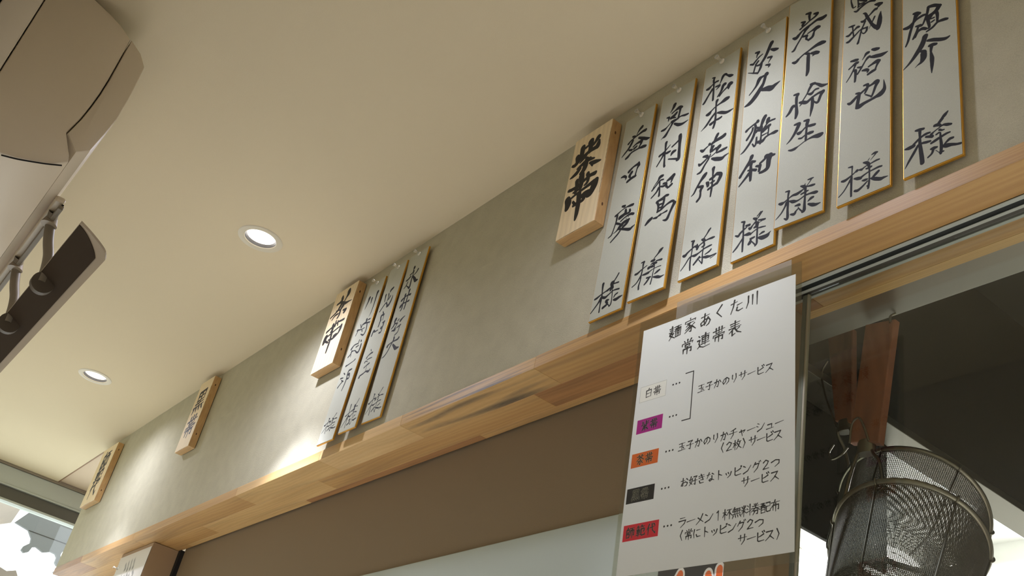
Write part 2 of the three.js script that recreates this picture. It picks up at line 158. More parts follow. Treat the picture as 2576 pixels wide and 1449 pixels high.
  s7: `136,1323,24 175,1343,47 215,1371,33;175,1369,69 148,1419,37 120,1504,32 93,1589,35 65,1707,31 35,1775,20;280,1435,26 241,1428,37 174,1438,34 127,1466,38 74,1498,56 0,1477,17;163,1543,19 219,1564,40;192,1571,32 172,1626,28 128,1715,28;289,1664,32 238,1628,42 185,1643,33 151,1705,30;321,1342,37 306,1428,34 279,1503,29 245,1574,21 219,1573,27;321,1342,37 386,1363,46 468,1419,32;449,1418,60 416,1463,57 370,1482,47 318,1488,46;409,1458,37 427,1531,38 425,1631,27;305,1496,44 317,1572,39 328,1657,30 315,1673,23;357,1507,34 337,1535,26;388,1554,21 343,1548,17;387,1596,22 355,1603,22;543,1681,28 500,1663,41 430,1652,31 366,1692,33 295,1710,22;274,1772,69 261,1813,63 227,1891,70 181,1951,60 122,2020,44 63,2073,27 -6,2119,5;302,1853,27 362,1881,45 455,1936,45 517,1961,40 560,1954,17;322,1946,32 360,1954,47 404,1971,30;347,1979,41 339,2055,23 350,2159,51 348,2254,39 342,2362,5;220,1964,28 258,1989,41 283,2010,13;251,2014,73 250,2079,73 224,2127,39 179,2147,14 146,2167,4;142,3063,20 186,3074,39 235,3084,26;191,3103,35 190,3169,25 189,3248,34 198,3357,43 208,3459,48 212,3525,48;18,3253,16 73,3259,47 118,3256,41;112,3240,26 168,3203,29 217,3177,26 261,3168,31 304,3172,20;167,3275,27 117,3353,34 61,3435,27 16,3510,5;172,3272,25 216,3269,26 264,3281,32 307,3288,23;509,2995,14 473,3028,43 441,3056,28 402,3094,21;456,3065,17 418,3103,14;359,3110,32 397,3117,41 428,3144,21;542,3185,22 501,3169,36 454,3149,23 401,3166,13 347,3188,17 320,3206,35;260,3207,24 330,3238,37;411,3191,27 437,3211,21 463,3216,13;405,3227,21 375,3237,21;524,3282,17 482,3282,27 413,3296,31 365,3309,35 317,3322,25;420,3235,16 421,3307,26 427,3387,33 425,3450,34 419,3504,28;450,3492,15 409,3486,25;557,3371,23 516,3371,34 463,3406,16;442,3421,29 488,3439,51 539,3453,35 590,3474,27 635,3485,27;310,3396,17 342,3400,40 379,3404,19;337,3416,31 320,3459,24 277,3488,18;363,3436,6 398,3481,6`,
  B1: `594,227,109 556,269,79 505,324,52;628,310,45 617,400,111 624,432,79;622,424,89 431,423,75 310,454,74 221,490,63;417,219,127 439,315,107 431,423,92;227,240,106 235,343,108 234,441,101;350,280,48 257,299,60;130,385,93 148,492,77 116,531,80;41,526,47 120,547,71 221,490,56;372,446,74 321,502,65 236,553,39;593,649,26 457,603,73 376,532,49;471,597,75 347,613,88 196,656,48;391,595,112 387,716,120 355,781,107 296,805,49;493,690,36 614,742,86 762,781,24;536,740,36 578,790,36;270,696,51 200,741,95 126,771,68 48,786,19;81,1047,56 166,1063,67 294,1060,67 442,1015,65 560,982,71 687,995,80;246,928,78 275,1051,84 269,1154,82;344,870,125 377,1008,103 373,1127,89;496,909,78 535,1009,72 524,1097,69 467,1121,32;210,1145,35 377,1142,51;94,1228,115 135,1328,139 125,1415,93;171,1246,45 330,1211,48 513,1184,61 678,1162,88 723,1159,69;741,1168,112 715,1259,154 662,1363,124 606,1387,76;252,1344,44 320,1430,54;288,1427,67 367,1426,67;438,1330,73 512,1315,106 604,1308,68;523,1359,96 505,1415,81 455,1437,39;366,1229,98 393,1374,101 402,1508,101 406,1652,86 399,1750,42`,
  B2: `611,128,146 630,201,157 582,275,71 538,357,59;361,205,104 390,295,120 274,332,69 196,336,62;400,352,87 609,442,90 750,455,54 899,465,14;428,402,134 380,476,106 294,562,63 61,636,49;538,474,133 476,562,86 485,695,85 442,757,70;274,529,45 423,550,41;409,642,51 275,646,64 183,724,46;608,616,41 748,648,85 706,690,113;824,917,71 699,911,64 559,901,49 342,953,59 122,1006,82;442,834,59 465,970,74;541,869,56 587,986,56;347,904,114 389,1033,121 342,1068,71;790,1069,117 790,1144,126 734,1237,77 548,1300,71 351,1273,49;744,1066,50 540,1097,56 237,1160,57;171,1163,175 161,1223,176 147,1295,102;209,1264,66 370,1342,53;558,1241,83 660,1225,62;408,1103,98 436,1263,91 445,1429,94 435,1599,64`,
  a: `501,329,115 492,381,72 504,623,47 490,817,38 446,901,8;176,368,114 176,424,78 144,532,48 119,625,12;312,417,79 319,484,52 328,542,27;396,947,77 414,1007,66 275,1032,44;553,982,52 477,983,39;179,1000,29 256,1106,37;590,1074,43 402,1038,47 281,1043,41 256,1106,47;483,1074,45 527,1204,49 520,1298,58 464,1333,50 339,1275,22;109,1121,66 141,1122,50 282,1150,28 421,1151,30;320,1162,37 361,1220,37;141,1149,47 104,1244,32;379,1425,50 372,1502,42;468,1458,52 485,1483,52;351,1496,33 207,1491,41 120,1554,83;528,1561,58 535,1662,74 507,1732,68 429,1718,41 315,1644,26 164,1628,39;422,1558,36 322,1567,45;179,1622,65 165,1688,52 86,1733,47;186,1694,25 208,1760,24;134,1945,64 195,1943,39 422,1912,25 478,1889,53;474,2101,43 366,2109,61 345,2161,52 359,2242,44;401,2196,85 436,2211,71;456,2231,45 463,2300,47 373,2294,50;373,2265,53 359,2414,50 321,2536,33;153,2107,26 217,2154,39;75,2211,49 189,2224,32;147,2270,30 246,2316,40;211,2316,46 147,2357,39 77,2414,48;169,3097,18 209,3108,29 196,3124,36 196,3179,18 191,3259,17 186,3315,23 192,3384,23 199,3424,19;53,3223,24 87,3232,46 125,3210,28 197,3184,20 240,3175,28 289,3200,38;271,3167,26 279,3215,38;300,3190,18 347,3174,20;464,3046,19 441,3061,31 410,3095,19 371,3128,20;340,3131,22 374,3147,42 396,3163,21;542,3167,17 508,3165,32 458,3161,23 402,3163,18;386,3178,17 385,3214,34 355,3217,18;378,3171,28 347,3174,18;511,3244,16 471,3244,27 397,3249,21 314,3271,22 259,3280,40 206,3270,16;194,3273,27 158,3284,22 104,3339,19 45,3385,13;384,3240,21 377,3291,17 384,3356,22 386,3405,23;387,3410,13 328,3351,10;509,3292,23 481,3308,26 421,3319,14;394,3341,21 452,3356,41 509,3365,25 599,3363,16;512,3388,11 560,3381,10 600,3368,10;332,3322,31 307,3340,35 251,3378,28;324,3332,13 368,3333,9`,
  b: `400,564,73 330,590,82 316,625,43;151,647,72 167,725,46 189,814,35;273,656,47 306,734,44 300,833,40;382,751,56 346,809,52;491,770,20 481,877,71 431,970,92 369,978,79;362,966,46 271,874,50 105,1018,50;270,1074,32 317,1130,44;361,1165,52 254,1168,76 279,1276,49 269,1411,51;363,1186,29 374,1298,26;300,1283,50 271,1323,50;484,1364,66 413,1370,35;470,1369,64 471,1477,53 420,1489,89;471,1477,38 467,1592,49 393,1593,46;301,1500,33 185,1501,48 117,1470,78 87,1568,54;279,1927,33 306,1964,23;395,2022,44 332,2021,56 236,2050,32 195,2087,59;436,2141,24 334,2136,35 239,2143,25;180,2183,54 198,2160,23 293,2194,20;401,2254,40 356,2262,51 281,2282,29 220,2307,43;306,2262,18 333,2395,18;517,2416,41 474,2449,68 359,2420,42 262,2445,44 146,2462,49 133,2493,76;192,3078,45 192,3123,35 199,3201,21 207,3286,25 206,3368,34 204,3448,20 208,3555,25;75,3292,25 119,3286,36 192,3255,18 276,3234,22 309,3228,37 372,3194,20 382,3133,62;463,3013,24 434,3066,24 393,3121,22 362,3140,58 396,3229,32;488,3172,24 436,3165,21 392,3162,18;369,3176,48 370,3226,37 357,3253,33;519,3295,24 466,3284,24 406,3282,18 327,3322,25 279,3342,40 222,3317,34;205,3318,56 157,3388,27 99,3454,22 45,3513,16;393,3261,20 407,3356,15 413,3455,19 406,3508,23 384,3527,21;505,3358,22 466,3373,25 446,3405,17;450,3447,24 499,3459,47 539,3448,42 600,3439,11;353,3410,22 310,3412,42 339,3472,32 268,3507,41;337,3463,14 388,3525,14`,
  c: `292,349,80 299,370,80;286,399,39 287,466,40 202,500,42;319,439,33 312,617,49 320,826,71 247,790,33 162,731,19;240,552,58 171,593,55 111,604,50;185,655,36 162,731,44 105,781,29;470,459,66 437,513,46 357,558,24;338,579,49 437,672,89 490,730,93 565,738,46;368,899,80 369,964,49 361,1071,48 368,1211,54 363,1323,49;249,968,79 257,1063,58 254,1181,48 259,1283,51 233,1320,43;160,1070,81 242,1030,45 348,1012,38 454,1026,70;185,1217,102 249,1170,49 365,1174,30 463,1171,63;490,1518,23 429,1538,46 363,1579,88;151,1492,110 137,1523,80;281,1525,44 251,1551,41;264,1609,51 168,1587,37;147,1545,40 142,1624,64 80,1676,34;257,1625,35 199,1713,42;412,1684,50 349,1699,47 285,1714,28;389,1694,38 386,1808,33 361,1844,42 290,1875,36;123,1734,34 243,1745,61;240,1709,35 219,1755,63;298,1922,57 311,1978,67 259,2076,51 193,2204,44 114,2277,40 38,2298,11;493,1991,77 455,2014,57 274,2020,30 135,2056,54 133,2082,73;337,2091,47 432,2171,82 495,2216,93 594,2220,33;169,3074,18 209,3088,29 196,3110,36 196,3183,18 191,3288,17 186,3363,23 192,3455,23 199,3507,19;53,3242,24 87,3253,46 125,3224,28 197,3189,20 240,3178,28 289,3211,38;271,3167,26 279,3230,38;300,3198,18 347,3176,20;464,3006,19 441,3026,31 410,3072,19 371,3115,20;340,3119,22 374,3140,42 396,3162,21;542,3167,17 508,3164,32 458,3159,23 402,3162,18;386,3181,17 385,3229,34 355,3233,18;378,3172,28 347,3176,18;511,3269,16 471,3269,27 397,3276,21 314,3305,22 259,3317,40 206,3304,16;194,3307,27 158,3322,22 104,3394,19 45,3456,13;384,3264,21 377,3332,17 384,3417,22 386,3482,23;387,3489,13 328,3411,10;509,3333,23 481,3353,26 421,3369,14;394,3398,21 452,3417,41 509,3429,25 599,3427,16;512,3460,11 560,3451,10 600,3433,10;332,3372,31 307,3396,35 251,3447,28;324,3386,13 368,3387,9`,
};

// Printed brush characters for the laminated sheet and the far blocks: strokes in a 100 x 100 box.
const GLYPH = {
  '麺': '10 18 46 18;28 6 28 44;14 31 43 31;8 44 48 44;26 44 10 66;14 56 40 56 10 94;16 66 50 90;52 18 96 18;74 18 66 32;56 32 56 86;56 32 92 32 92 86;68 32 68 86;80 32 80 86;68 50 80 50;68 66 80 66;56 86 92 86',
  '家': '50 4 50 14;14 30 14 18 88 18 84 30;26 34 76 34;50 34 22 52;42 46 62 64 58 94 46 90;46 58 18 74;54 68 14 92;82 46 62 58;62 58 92 88',
  'あ': '20 25 78 22;45 8 42 60 46 85;68 38 50 75 22 80 18 62 45 45 75 48 85 65 75 85 58 92', 'く': '66 10 32 48 68 90',
  'た': '12 28 55 24;35 8 28 50 12 90;55 48 88 45;55 62 50 80 65 88 92 84', '川': '22 15 22 55 10 88;50 18 50 80;80 10 80 92',
  '常': '50 4 50 20;26 8 34 20;76 6 66 20;12 36 12 24 88 24 84 36;34 36 34 50;34 36 66 36 66 50;34 50 66 50;22 62 22 88;22 62 78 62 78 86 70 84;50 54 50 98',
  '連': '14 10 24 20;8 38 24 38 18 60 26 74 10 88;22 78 50 92 96 90;34 16 90 16;62 4 62 78;40 28 40 56;40 28 84 28 84 56;40 42 84 42;40 56 84 56;34 68 92 68',
  '帯': '10 24 90 24;30 8 30 40;50 6 50 40;70 8 70 38;30 40 70 40;12 62 12 50 88 50 84 62;26 64 26 88;26 64 76 64 76 88 68 86;50 54 50 98',
  '表': '18 18 82 18;22 32 78 32;10 46 90 46;50 6 50 46;46 46 12 72;32 62 32 92 52 84;80 54 60 66;48 50 66 78 92 92',
  '白': '52 4 42 20;22 22 22 90;22 22 78 22 78 90;22 54 78 54;22 88 78 88', '玉': '16 18 84 18;22 48 78 48;10 86 92 86;50 18 50 86;64 62 76 76',
  '子': '24 14 74 14 50 36;50 36 54 60 50 92 34 84;8 50 92 50', 'か': '12 36 58 32 62 50 52 88 38 80;38 10 32 50 12 90;72 26 90 54',
  'の': '52 22 46 60 24 80 14 58 30 30 60 22 84 42 80 70 54 90', 'り': '28 14 26 50 34 58;66 10 70 50 44 94', 'サ': '8 34 92 34;30 12 30 60;70 10 68 60 40 92',
  'ー': '8 52 92 46', 'ビ': '22 14 22 80 34 88 84 86;80 34 50 46 22 52;66 10 76 24;82 6 92 20', 'ス': '18 18 78 18 50 60 10 90;50 54 90 90',
  '紫': '20 8 20 40;20 22 38 20;8 42 48 34;60 6 60 36 88 32;86 14 60 26;48 44 30 56 60 58;66 48 26 74 76 72;50 72 50 98;30 80 16 94;70 80 86 94',
  '茶': '10 18 90 18;34 6 34 30;66 6 66 30;50 28 8 58;50 28 92 58;24 62 76 62;50 46 50 96 40 92;34 72 20 88;66 72 80 88',
  'チ': '74 8 22 22;8 44 92 42;50 18 50 60 24 94', 'ャ': '20 50 80 44 62 66;38 34 52 96', 'シ': '20 12 38 22;10 36 28 46;18 86 60 70 90 26', 'ュ': '26 48 70 48 66 86;12 88 88 88',
  '2': '24 26 48 8 74 24 62 48 22 86 80 86', '枚': '8 30 46 30;28 6 28 96;28 32 8 70;30 42 44 58;62 6 46 40;58 24 94 24;82 26 70 60 44 94;54 42 70 70 96 94',
  'お': '10 32 56 30;32 8 32 80 14 76 22 58 60 48 84 62 72 86 52 88;72 20 88 36', '好': '26 8 14 60 42 86;42 30 34 66 8 90;4 36 46 34;56 16 90 16 72 38;72 38 74 92 60 84;48 54 98 54',
  'き': '16 22 76 16;18 40 80 34;40 6 66 62 36 58;24 66 32 88 72 90', 'な': '10 28 50 26;34 8 12 58;66 22 86 36;64 44 66 80 44 90 34 78 52 70 88 88',
  'ト': '40 8 40 94;40 42 76 62', 'ッ': '22 50 30 68;46 46 54 62;80 46 70 76 40 96', 'ピ': '22 14 22 80 34 88 84 86;80 34 50 46 22 52;80 12 90 12 90 22 80 22 80 12',
  'ン': '14 18 36 32;14 86 58 70 90 26', 'グ': '40 8 14 48;36 24 76 24 60 64 26 94;76 6 84 18;88 2 96 14', 'つ': '8 38 50 24 86 34 84 62 44 84',
  '黒': '22 8 22 46;22 8 78 8 78 46;22 27 78 27;22 46 78 46;50 8 50 70;16 58 84 58;8 72 92 72;16 80 10 96;36 80 40 94;58 80 64 94;80 80 92 96',
  '師': '26 4 18 18;12 20 12 90;12 20 38 20 38 46 12 46;12 58 40 58 40 88 12 88;48 14 96 14;54 32 54 78;54 32 90 32 90 76 82 74;72 16 72 98',
  '範': '22 2 10 22;16 12 46 12;28 14 32 24;62 2 54 20;58 12 94 12;72 14 78 24;8 34 48 34;28 26 28 96;14 44 14 66;14 44 44 44 44 66;14 55 44 55;14 66 44 66;6 80 50 80;58 34 90 34 88 58 78 58;58 34 58 82 66 90 96 88 96 74',
  '代': '30 4 8 50;22 32 22 96;36 38 94 30;58 6 66 60 94 92 96 76;76 8 90 22', 'ラ': '26 14 76 14;14 38 84 38 72 66 34 94', 'メ': '76 10 56 56 14 92;30 36 84 80', '1': '38 20 52 8 52 90',
  '杯': '8 30 44 30;26 6 26 96;26 32 6 70;28 42 42 58;48 16 96 16;76 18 46 60;72 34 72 96;76 46 94 66',
  '無': '30 4 10 34;24 18 88 18;10 38 94 38;8 62 94 62;28 20 28 62;44 20 44 62;60 20 60 62;78 20 78 62;18 74 10 94;38 74 42 92;60 74 64 92;82 74 92 94',
  '料': '10 10 20 30;44 8 34 30;6 40 50 40;28 4 28 96;26 42 8 74;30 48 46 64;62 12 74 24;58 36 70 48;52 68 98 58;86 4 86 96',
  '券': '34 4 40 16;66 4 58 16;18 22 82 22;8 40 92 40;50 6 46 40 8 66;56 40 92 64;30 62 70 62 66 90 54 90;46 62 24 94',
  '配': '6 14 50 14;10 32 10 92;10 32 46 32 46 92;22 14 22 46 14 54;34 14 34 50 46 52;10 66 46 66;10 90 46 90;58 16 92 16 92 44;58 46 92 46;58 46 58 80 66 90 94 88 96 74',
  '布': '12 22 90 22;48 4 34 40 8 66;30 46 30 86;30 46 80 46 80 84 72 82;54 32 54 98', 'に': '20 12 14 50 20 88;44 24 82 22;42 62 50 82 86 82', '(': '70 4 50 50 70 96', ')': '30 4 50 50 30 96',
  '弁': '54 4 30 34 70 30;64 20 80 42;8 58 92 58;34 44 34 70 14 96;66 42 66 96', '当': '50 4 50 34;22 10 32 30;78 8 66 30;16 42 82 42 82 92;26 66 82 66;14 90 82 90',
};
// one character centred on cx, cy; style 'brush' rises to the right and swells at the ends, 'plain' keeps one width
function glyph(ctx, ch, cx, cy, size, weight, ink, style = 'brush', wide = 1) {
  for (const s of GLYPH[ch].split(';')) {
    const n = s.trim().split(/\s+/).map(Number), pts = [];
    for (let i = 0; i < n.length; i += 2) {
      const x = (n[i] - 50) / 100 * size * wide, y = (n[i + 1] - 50) / 100 * size, last = i + 2 >= n.length;
      const flat = Math.abs(n[1] - n[n.length - 1]) < 14 ? 0.72 : 1;
      pts.push([cx + x, cy + y - (style === 'brush' ? x * 0.09 : 0), weight * (style === 'plain' ? 1 : flat * (i === 0 ? 1.25 : last ? 0.6 : 1))]);
    }
    const path = style === 'brush' ? pts.flatMap((p, i) => i ? [[(pts[i - 1][0] * 0.5 + p[0] * 0.5), (pts[i - 1][1] * 0.5 + p[1] * 0.5), (pts[i - 1][2] + p[2]) / 2 * 0.9], p] : [p]) : null;
    if (path) for (let i = 0; i + 1 < path.length; i++) brush(ctx, [path[i], path[i + 1]], 1, ink);
    else for (let i = 0; i + 1 < pts.length; i++) brush(ctx, [pts[i], pts[i + 1]], 1, ink);
  }
}

// ------------------------------------------------------------------ room shell
const LAMPS = [[-2.924, 0.228], [-1.828, 0.228], [-0.737, 0.228], [0.36, 0.228]];
{ // ceiling with a round cut-out for each downlight
  const s = new THREE.Shape(); s.moveTo(DOOR_X - 0.02, 0.0); s.lineTo(RIGHT, 0.0); s.lineTo(RIGHT, -BACK - 0.1); s.lineTo(DOOR_X - 0.02, -BACK - 0.1); s.closePath();
  for (const [x, z] of LAMPS) { const h = new THREE.Path(); h.absarc(x, -z, 0.0345, 0, Math.PI * 2, true); s.holes.push(h); }
  const g = new THREE.ExtrudeGeometry(s, { depth: 0.12, bevelEnabled: false, curveSegments: 40 }); g.rotateX(-Math.PI / 2); g.translate(0, CEIL, 0);
  structure('ceiling', metreUV(g), M.ceiling);
}
structure('ceiling_passage', slab(DOOR_X - 0.02, WALL_END - 0.002, CEIL + 0.006, CEIL + 0.12, -0.62, -0.0045), std({ color: 0xd2bfa6, roughness: 0.85 }))
structure('trim_4', slab(DOOR_X - 0.02, WALL_END - 0.002, CEIL - 0.001, CEIL + 0.12, -0.004, -0.0002), std({ color: 0x8a6a4a, roughness: 0.6 }));
structure('wall_front', metreUV(slab(WALL_END, RIGHT, LINTEL_TOP, CEIL + 0.12, -DEPTH, -0.0002)), M.wall);
structure('wall_back', slab(DOOR_X - 0.02, RIGHT + 0.1, 0, CEIL - 0.0005, BACK, BACK + 0.1), M.backWall);
structure('wall_right', slab(RIGHT, RIGHT + 0.1, 0, CEIL + 0.12, K_BACK, BACK), M.backWall);
structure('floor', slab(DOOR_X - 0.02, RIGHT + 0.1, -0.1, 0, K_BACK - 0.1, BACK + 0.1), M.floor);
structure('wall_passage', slab(DOOR_X - 0.02, WALL_END - 0.06, 0, CEIL + 0.1, -0.72, -0.62), M.backWall);
structure('wall_end', slab(WALL_END, WALL_END + 0.06, 0, 1.855, -0.62, -DEPTH - 0.012), M.backWall);
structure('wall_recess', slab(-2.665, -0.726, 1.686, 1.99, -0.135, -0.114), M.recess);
structure('wall_recess_lower', slab(-2.665, -0.726, 0.93, 1.6855, -0.135, -0.1105, 0.001), M.mint);
structure('wall_inner', slab(WALL_END, -0.845, LINTEL_TOP + 0.002, CEIL + 0.1, -0.2, -DEPTH - 0.002), M.backWall);

// ------------------------------------------------------------------ laminated lintel: rows of glued staves, each stave a piece
{
  const t = thing('trim_1', [0, 0, 0]); tag(t, 'long honey coloured laminated wood lintel under the wall of name strips', null, null, 'structure');
  const rows = [[-0.0504, 0, [WALL_END, -3.2, -2.75, -2.1, -1.722, -1.432, -1.0735, -0.1, 0.4, RIGHT]],
    [-0.0942, -0.0506, [WALL_END, -3.0, -2.4, -1.817, -1.1365, -0.653, -0.4, 0.2, RIGHT]], [-DEPTH, -0.0944, [WALL_END, -2.6, -1.95, -1.333, -0.7, 0.1, RIGHT]]];
  const tone = [[2, 1, 1, 0, 4, 3, 1, 1, 0], [1, 1, 0, 1, 2, 1, 0, 1], [1, 0, 2, 1, 0, 1]];
  rows.forEach(([z0, z1, xs], r) => {
    for (let i = 0; i + 1 < xs.length; i++) part('stave', slab(xs[i] + 0.0002, xs[i + 1] - 0.0002, LINTEL, LINTEL_TOP - 0.0003 - 0.0002 * (i % 2), z0, z1 + 0.0014 * (r ? 0 : 1), 0.0006), WOOD[tone[r][i]], t);
  });
}
{ // post at the far end of the opening and its dark sealing strip
  const t = thing('trim_2', [0, 0, 0]); tag(t, 'pale brown wooden post at the far end of the opening', null, null, 'structure');
  part('post', slab(-2.93, -2.685, 0.93, LINTEL - 0.001, -0.1085, -0.036, 0.001), std({ color: 0xab9272, roughness: 0.6 }), t);
  part('seal', slab(-2.684, -2.666, 0.93, LINTEL - 0.001, -0.118, -0.104), M.gasket, t, null, 'black sealing strip');
}
{ // mullion behind the laminated sheet, with the aluminium jamb of the sliding glass
  const t = thing('trim_3', [0, 0, 0]); tag(t, 'wooden mullion behind the laminated sheet, with the pale edge of the sliding glass', null, null, 'structure');
  part('mullion', slab(-0.725, -0.683, 0.93, LINTEL - 0.001, -0.1085, -0.043, 0.001), std({ color: 0x9c8765, roughness: 0.6 }), t);
  part('stile', slab(-0.6565, -0.6502, 0.93, LINTEL - 0.002, -0.066, -0.0612, 0.001), std({ color: 0x74786b, roughness: 0.5 }), t, null, 'greenish grey edge of the glass');
  part('stile_lip', slab(-0.65, -0.6476, 0.93, LINTEL - 0.002, -0.066, -0.0612, 0.0006), std({ color: 0xa39d86, roughness: 0.5 }), t);
}
{ // sliding glass track set in the lintel's underside, and the pane
  const t = thing('window_1', [0, 0, 0]); tag(t, 'sliding glass pane in a grooved aluminium track under the lintel', null, null, 'structure');
  const y = LINTEL, x0 = -0.6825;
  part('track_groove', slab(x0, RIGHT, y - 0.0006, y + 0.0003, -0.072, -0.0418), M.aluDark, t, null, 'dark grooves of the track');
  for (const [a, b] of [[-0.0474, -0.0418], [-0.0591, -0.0548], [-0.072, -0.0677]]) part('track_rail', slab(x0, RIGHT, y - 0.0016, y - 0.0006, a, b, 0.0004), M.alu, t);
  part('track_slot', slab(x0, RIGHT, y - 0.0010, y - 0.0006, -0.0677, -0.0591), M.rail, t);
  part('pane', slab(-0.6474, RIGHT - 0.05, 0.96, y - 0.0017, -0.0642, -0.0628), M.glass, t);
}
part('counter', slab(-3.3, RIGHT, 0.88, 0.92, -0.36, 0.3, 0.004), std({ color: 0xf4ecdc, roughness: 0.6 }), scene);
tag(scene.children[scene.children.length - 1], 'long white topped counter below the opening, under the downlights', 'counter');

// ------------------------------------------------------------------ downlights
const glow = std({ color: 0xffffff, emissive: 0xfff8ec, emissiveIntensity: 3.2, roughness: 0.5 });
const ringGeo = new THREE.LatheGeometry([[0.0335, 0.001], [0.0338, -0.0008], [0.0352, -0.0016], [0.0466, -0.0012], [0.0475, 0.0002]].map(([x, y]) => new THREE.Vector2(x, y)), 48);
const coneGeo = new THREE.LatheGeometry([[0.0335, 0.001], [0.0318, 0.004], [0.0302, 0.0085]].map(([x, y]) => new THREE.Vector2(x, y)), 48);
const ringMat = std({ color: 0xd6ceb8, roughness: 0.5, side: THREE.DoubleSide }), coneMat = std({ color: 0x8f8f92, roughness: 0.35, metalness: 0.5, side: THREE.DoubleSide });
LAMPS.forEach(([x, z], i) => {
  const t = thing('downlight', [x, CEIL, z], ['small round recessed ceiling downlight, the farther and lower of the two lit ones', 'small round recessed ceiling downlight, the nearer of the two lit ones in the ceiling',
    'round recessed downlight above the strips beside the largest wooden block', 'round recessed downlight at the near end of the row, to the right'][i], 'downlight', 'downlights along the ceiling');
  part('trim_ring', ringGeo, ringMat, t); part('reflector', coneGeo, coneMat, t);
  part('diffuser', new THREE.CylinderGeometry(0.03, 0.03, 0.002, 40), glow, t, [0, 0.0082, 0], 'glowing white disc');
  for (const [power, angle, penumbra] of [[LAMP_WIDE, 1.42, 0.9], [LAMP_BEAM, 0.62, 0.34]]) {
    const l = new THREE.SpotLight(0xeaebff, power * (angle > 1 ? [0.8, 0.9, 0.58, 1.15] : [0.26, 1, 0.23, 0.8])[i], 0, angle, penumbra, 2); l.position.set(0, 0.002, 0); l.target.position.set(0, -1, 0);
    l.castShadow = true; l.shadow.radius = 1.2; l.shadow.mapSize.set(1024, 1024); t.add(l, l.target); l.name = 'lamp_light';
  }
});

// ------------------------------------------------------------------ hanging name strips
const SW = 0.0648, SH = 0.3623;
const boardGeo = box(SW, SH, 0.0034, 0.0006), faceGeo = box(SW - 0.0024, SH - 0.0024, 0.0004);
function stripFace(key) {
  const k = 0.42, [c, ctx] = canvas(Math.round(648 * k), Math.round(3623 * k));
  const img = ctx.createImageData(c.width, c.height);
  for (let i = 0; i < img.data.length; i += 4) { const n = (rnd() - 0.5) * 16; img.data[i] = 186 + n; img.data[i + 1] = 188 + n; img.data[i + 2] = 172 + n; img.data[i + 3] = 255; }
  ctx.putImageData(img, 0, 0);
  const fat = key.length === 1 ? 0.8 : 1.08;
  for (const s of strokesOf(INK[key])) brush(ctx, s.map(([x, y, w]) => [x, y, w * fat]), k, '#121317');
  return std({ map: canvasTex(c), roughness: 0.85 });
}
const pinProfile = [[0, 0], [0.0045, 0], [0.0052, 0.001], [0.0045, 0.002], [0.0026, 0.0035], [0.0022, 0.007], [0.0034, 0.0105], [0.0042, 0.012], [0.0038, 0.0128], [0, 0.013]].map(([x, y]) => new THREE.Vector2(x, y));
const pinGeo = new THREE.LatheGeometry(pinProfile, 20).scale(0.85, 1, 0.85).rotateX(Math.PI / 2), needleGeo = new THREE.CylinderGeometry(0.0005, 0.0005, 0.006, 6).rotateX(Math.PI / 2).translate(0, 0, -0.003);
function strip(key, x, y, z, rx, ry, rz, label, group, pinLabel, pinX = 0) {
  const t = thing('name_strip', [x, y, z], label, 'name strip', group);
  const q = new THREE.Vector3(rx, ry, rz), a = q.length(); t.quaternion.setFromAxisAngle(q.normalize(), a);
  part('board', boardGeo, M.gold, t, [0, -SH / 2, -0.0017], 'gold edged backing board');
  part('paper', faceGeo, stripFace(key), t, [0, -SH / 2, 0.0002], 'silver grey paper with black brush writing');
  const p = thing('push_pin', [x + pinX, y - 0.007, z + 0.0006], pinLabel, 'push pin', 'clear pins holding the strips');
  part('head', pinGeo, M.clear, p, null, 'clear plastic head'); part('needle', needleGeo, M.steel, p);
}
const RG = 'strips right of the large block', LG = 'strips beside the middle block';
strip('s1', -0.921, 2.2674, 0.0071, -0.0082, 0.0091, -0.0026, 'silver strip with gold edges hanging directly right of the large wooden block', RG, 'clear push pin on the strip touching the large wooden block', 0.004);
strip('s2', -0.8408, 2.2672, 0.008, -0.0156, 0.0287, -0.0042, 'second silver strip to the right of the large wooden block', RG, 'clear push pin on the second strip right of the large block', 0.002);
strip('s3', -0.7575, 2.2704, 0.0081, 0.0012, 0.0093, -0.0065, 'third silver strip right of the large wooden block, its last sign above the laminated sheet', RG, 'clear push pin on the third strip right of the large block', 0);
strip('s4', -0.6752, 2.2664, 0.0124, 0.0235, 0.0016, -0.007, 'fourth silver strip right of the large block, lower corner tucked behind its neighbour', RG, 'clear push pin on the fourth strip right of the large block', 0.003);
strip('s5', -0.6061, 2.2803, 0.0116, 0.0094, 0.0716, -0.0091, 'silver strip tilted outward with a bright gold edge, overlapping its left neighbour', RG, 'clear push pin on the strip that overlaps its left neighbour', 0.002);
strip('s6', -0.5228, 2.2714, 0.0086, -0.0021, 0.0314, -0.0056, 'silver strip second from the right end of the row, top cut off by the picture', RG, 'clear push pin on the strip second from the right end', 0);
strip('s7', -0.4434, 2.2699, 0.0086, 0.0015, 0.0302, -0.0062, 'rightmost silver strip of the whole row, next to bare wall', RG, 'clear push pin on the rightmost strip', 0);
strip('a', -1.6784, 2.2602, 0.0126, -0.0084, -0.0035, -0.0193, 'narrow looking silver strip touching the middle wooden block, leftmost of three', LG, 'clear push pin on the strip touching the middle block', 0.002);
strip('b', -1.5989, 2.2659, 0.0135, -0.0044, -0.005, -0.0223, 'middle one of the three silver strips beside the middle wooden block', LG, 'clear push pin on the middle one of three far strips', 0.002);
strip('c', -1.5318, 2.2722, 0.0095, 0.0065, 0.018, -0.0157, 'silver strip on the right of the three beside the middle block, bare wall after it', LG, 'clear push pin on the strip before the long bare wall', 0.002);

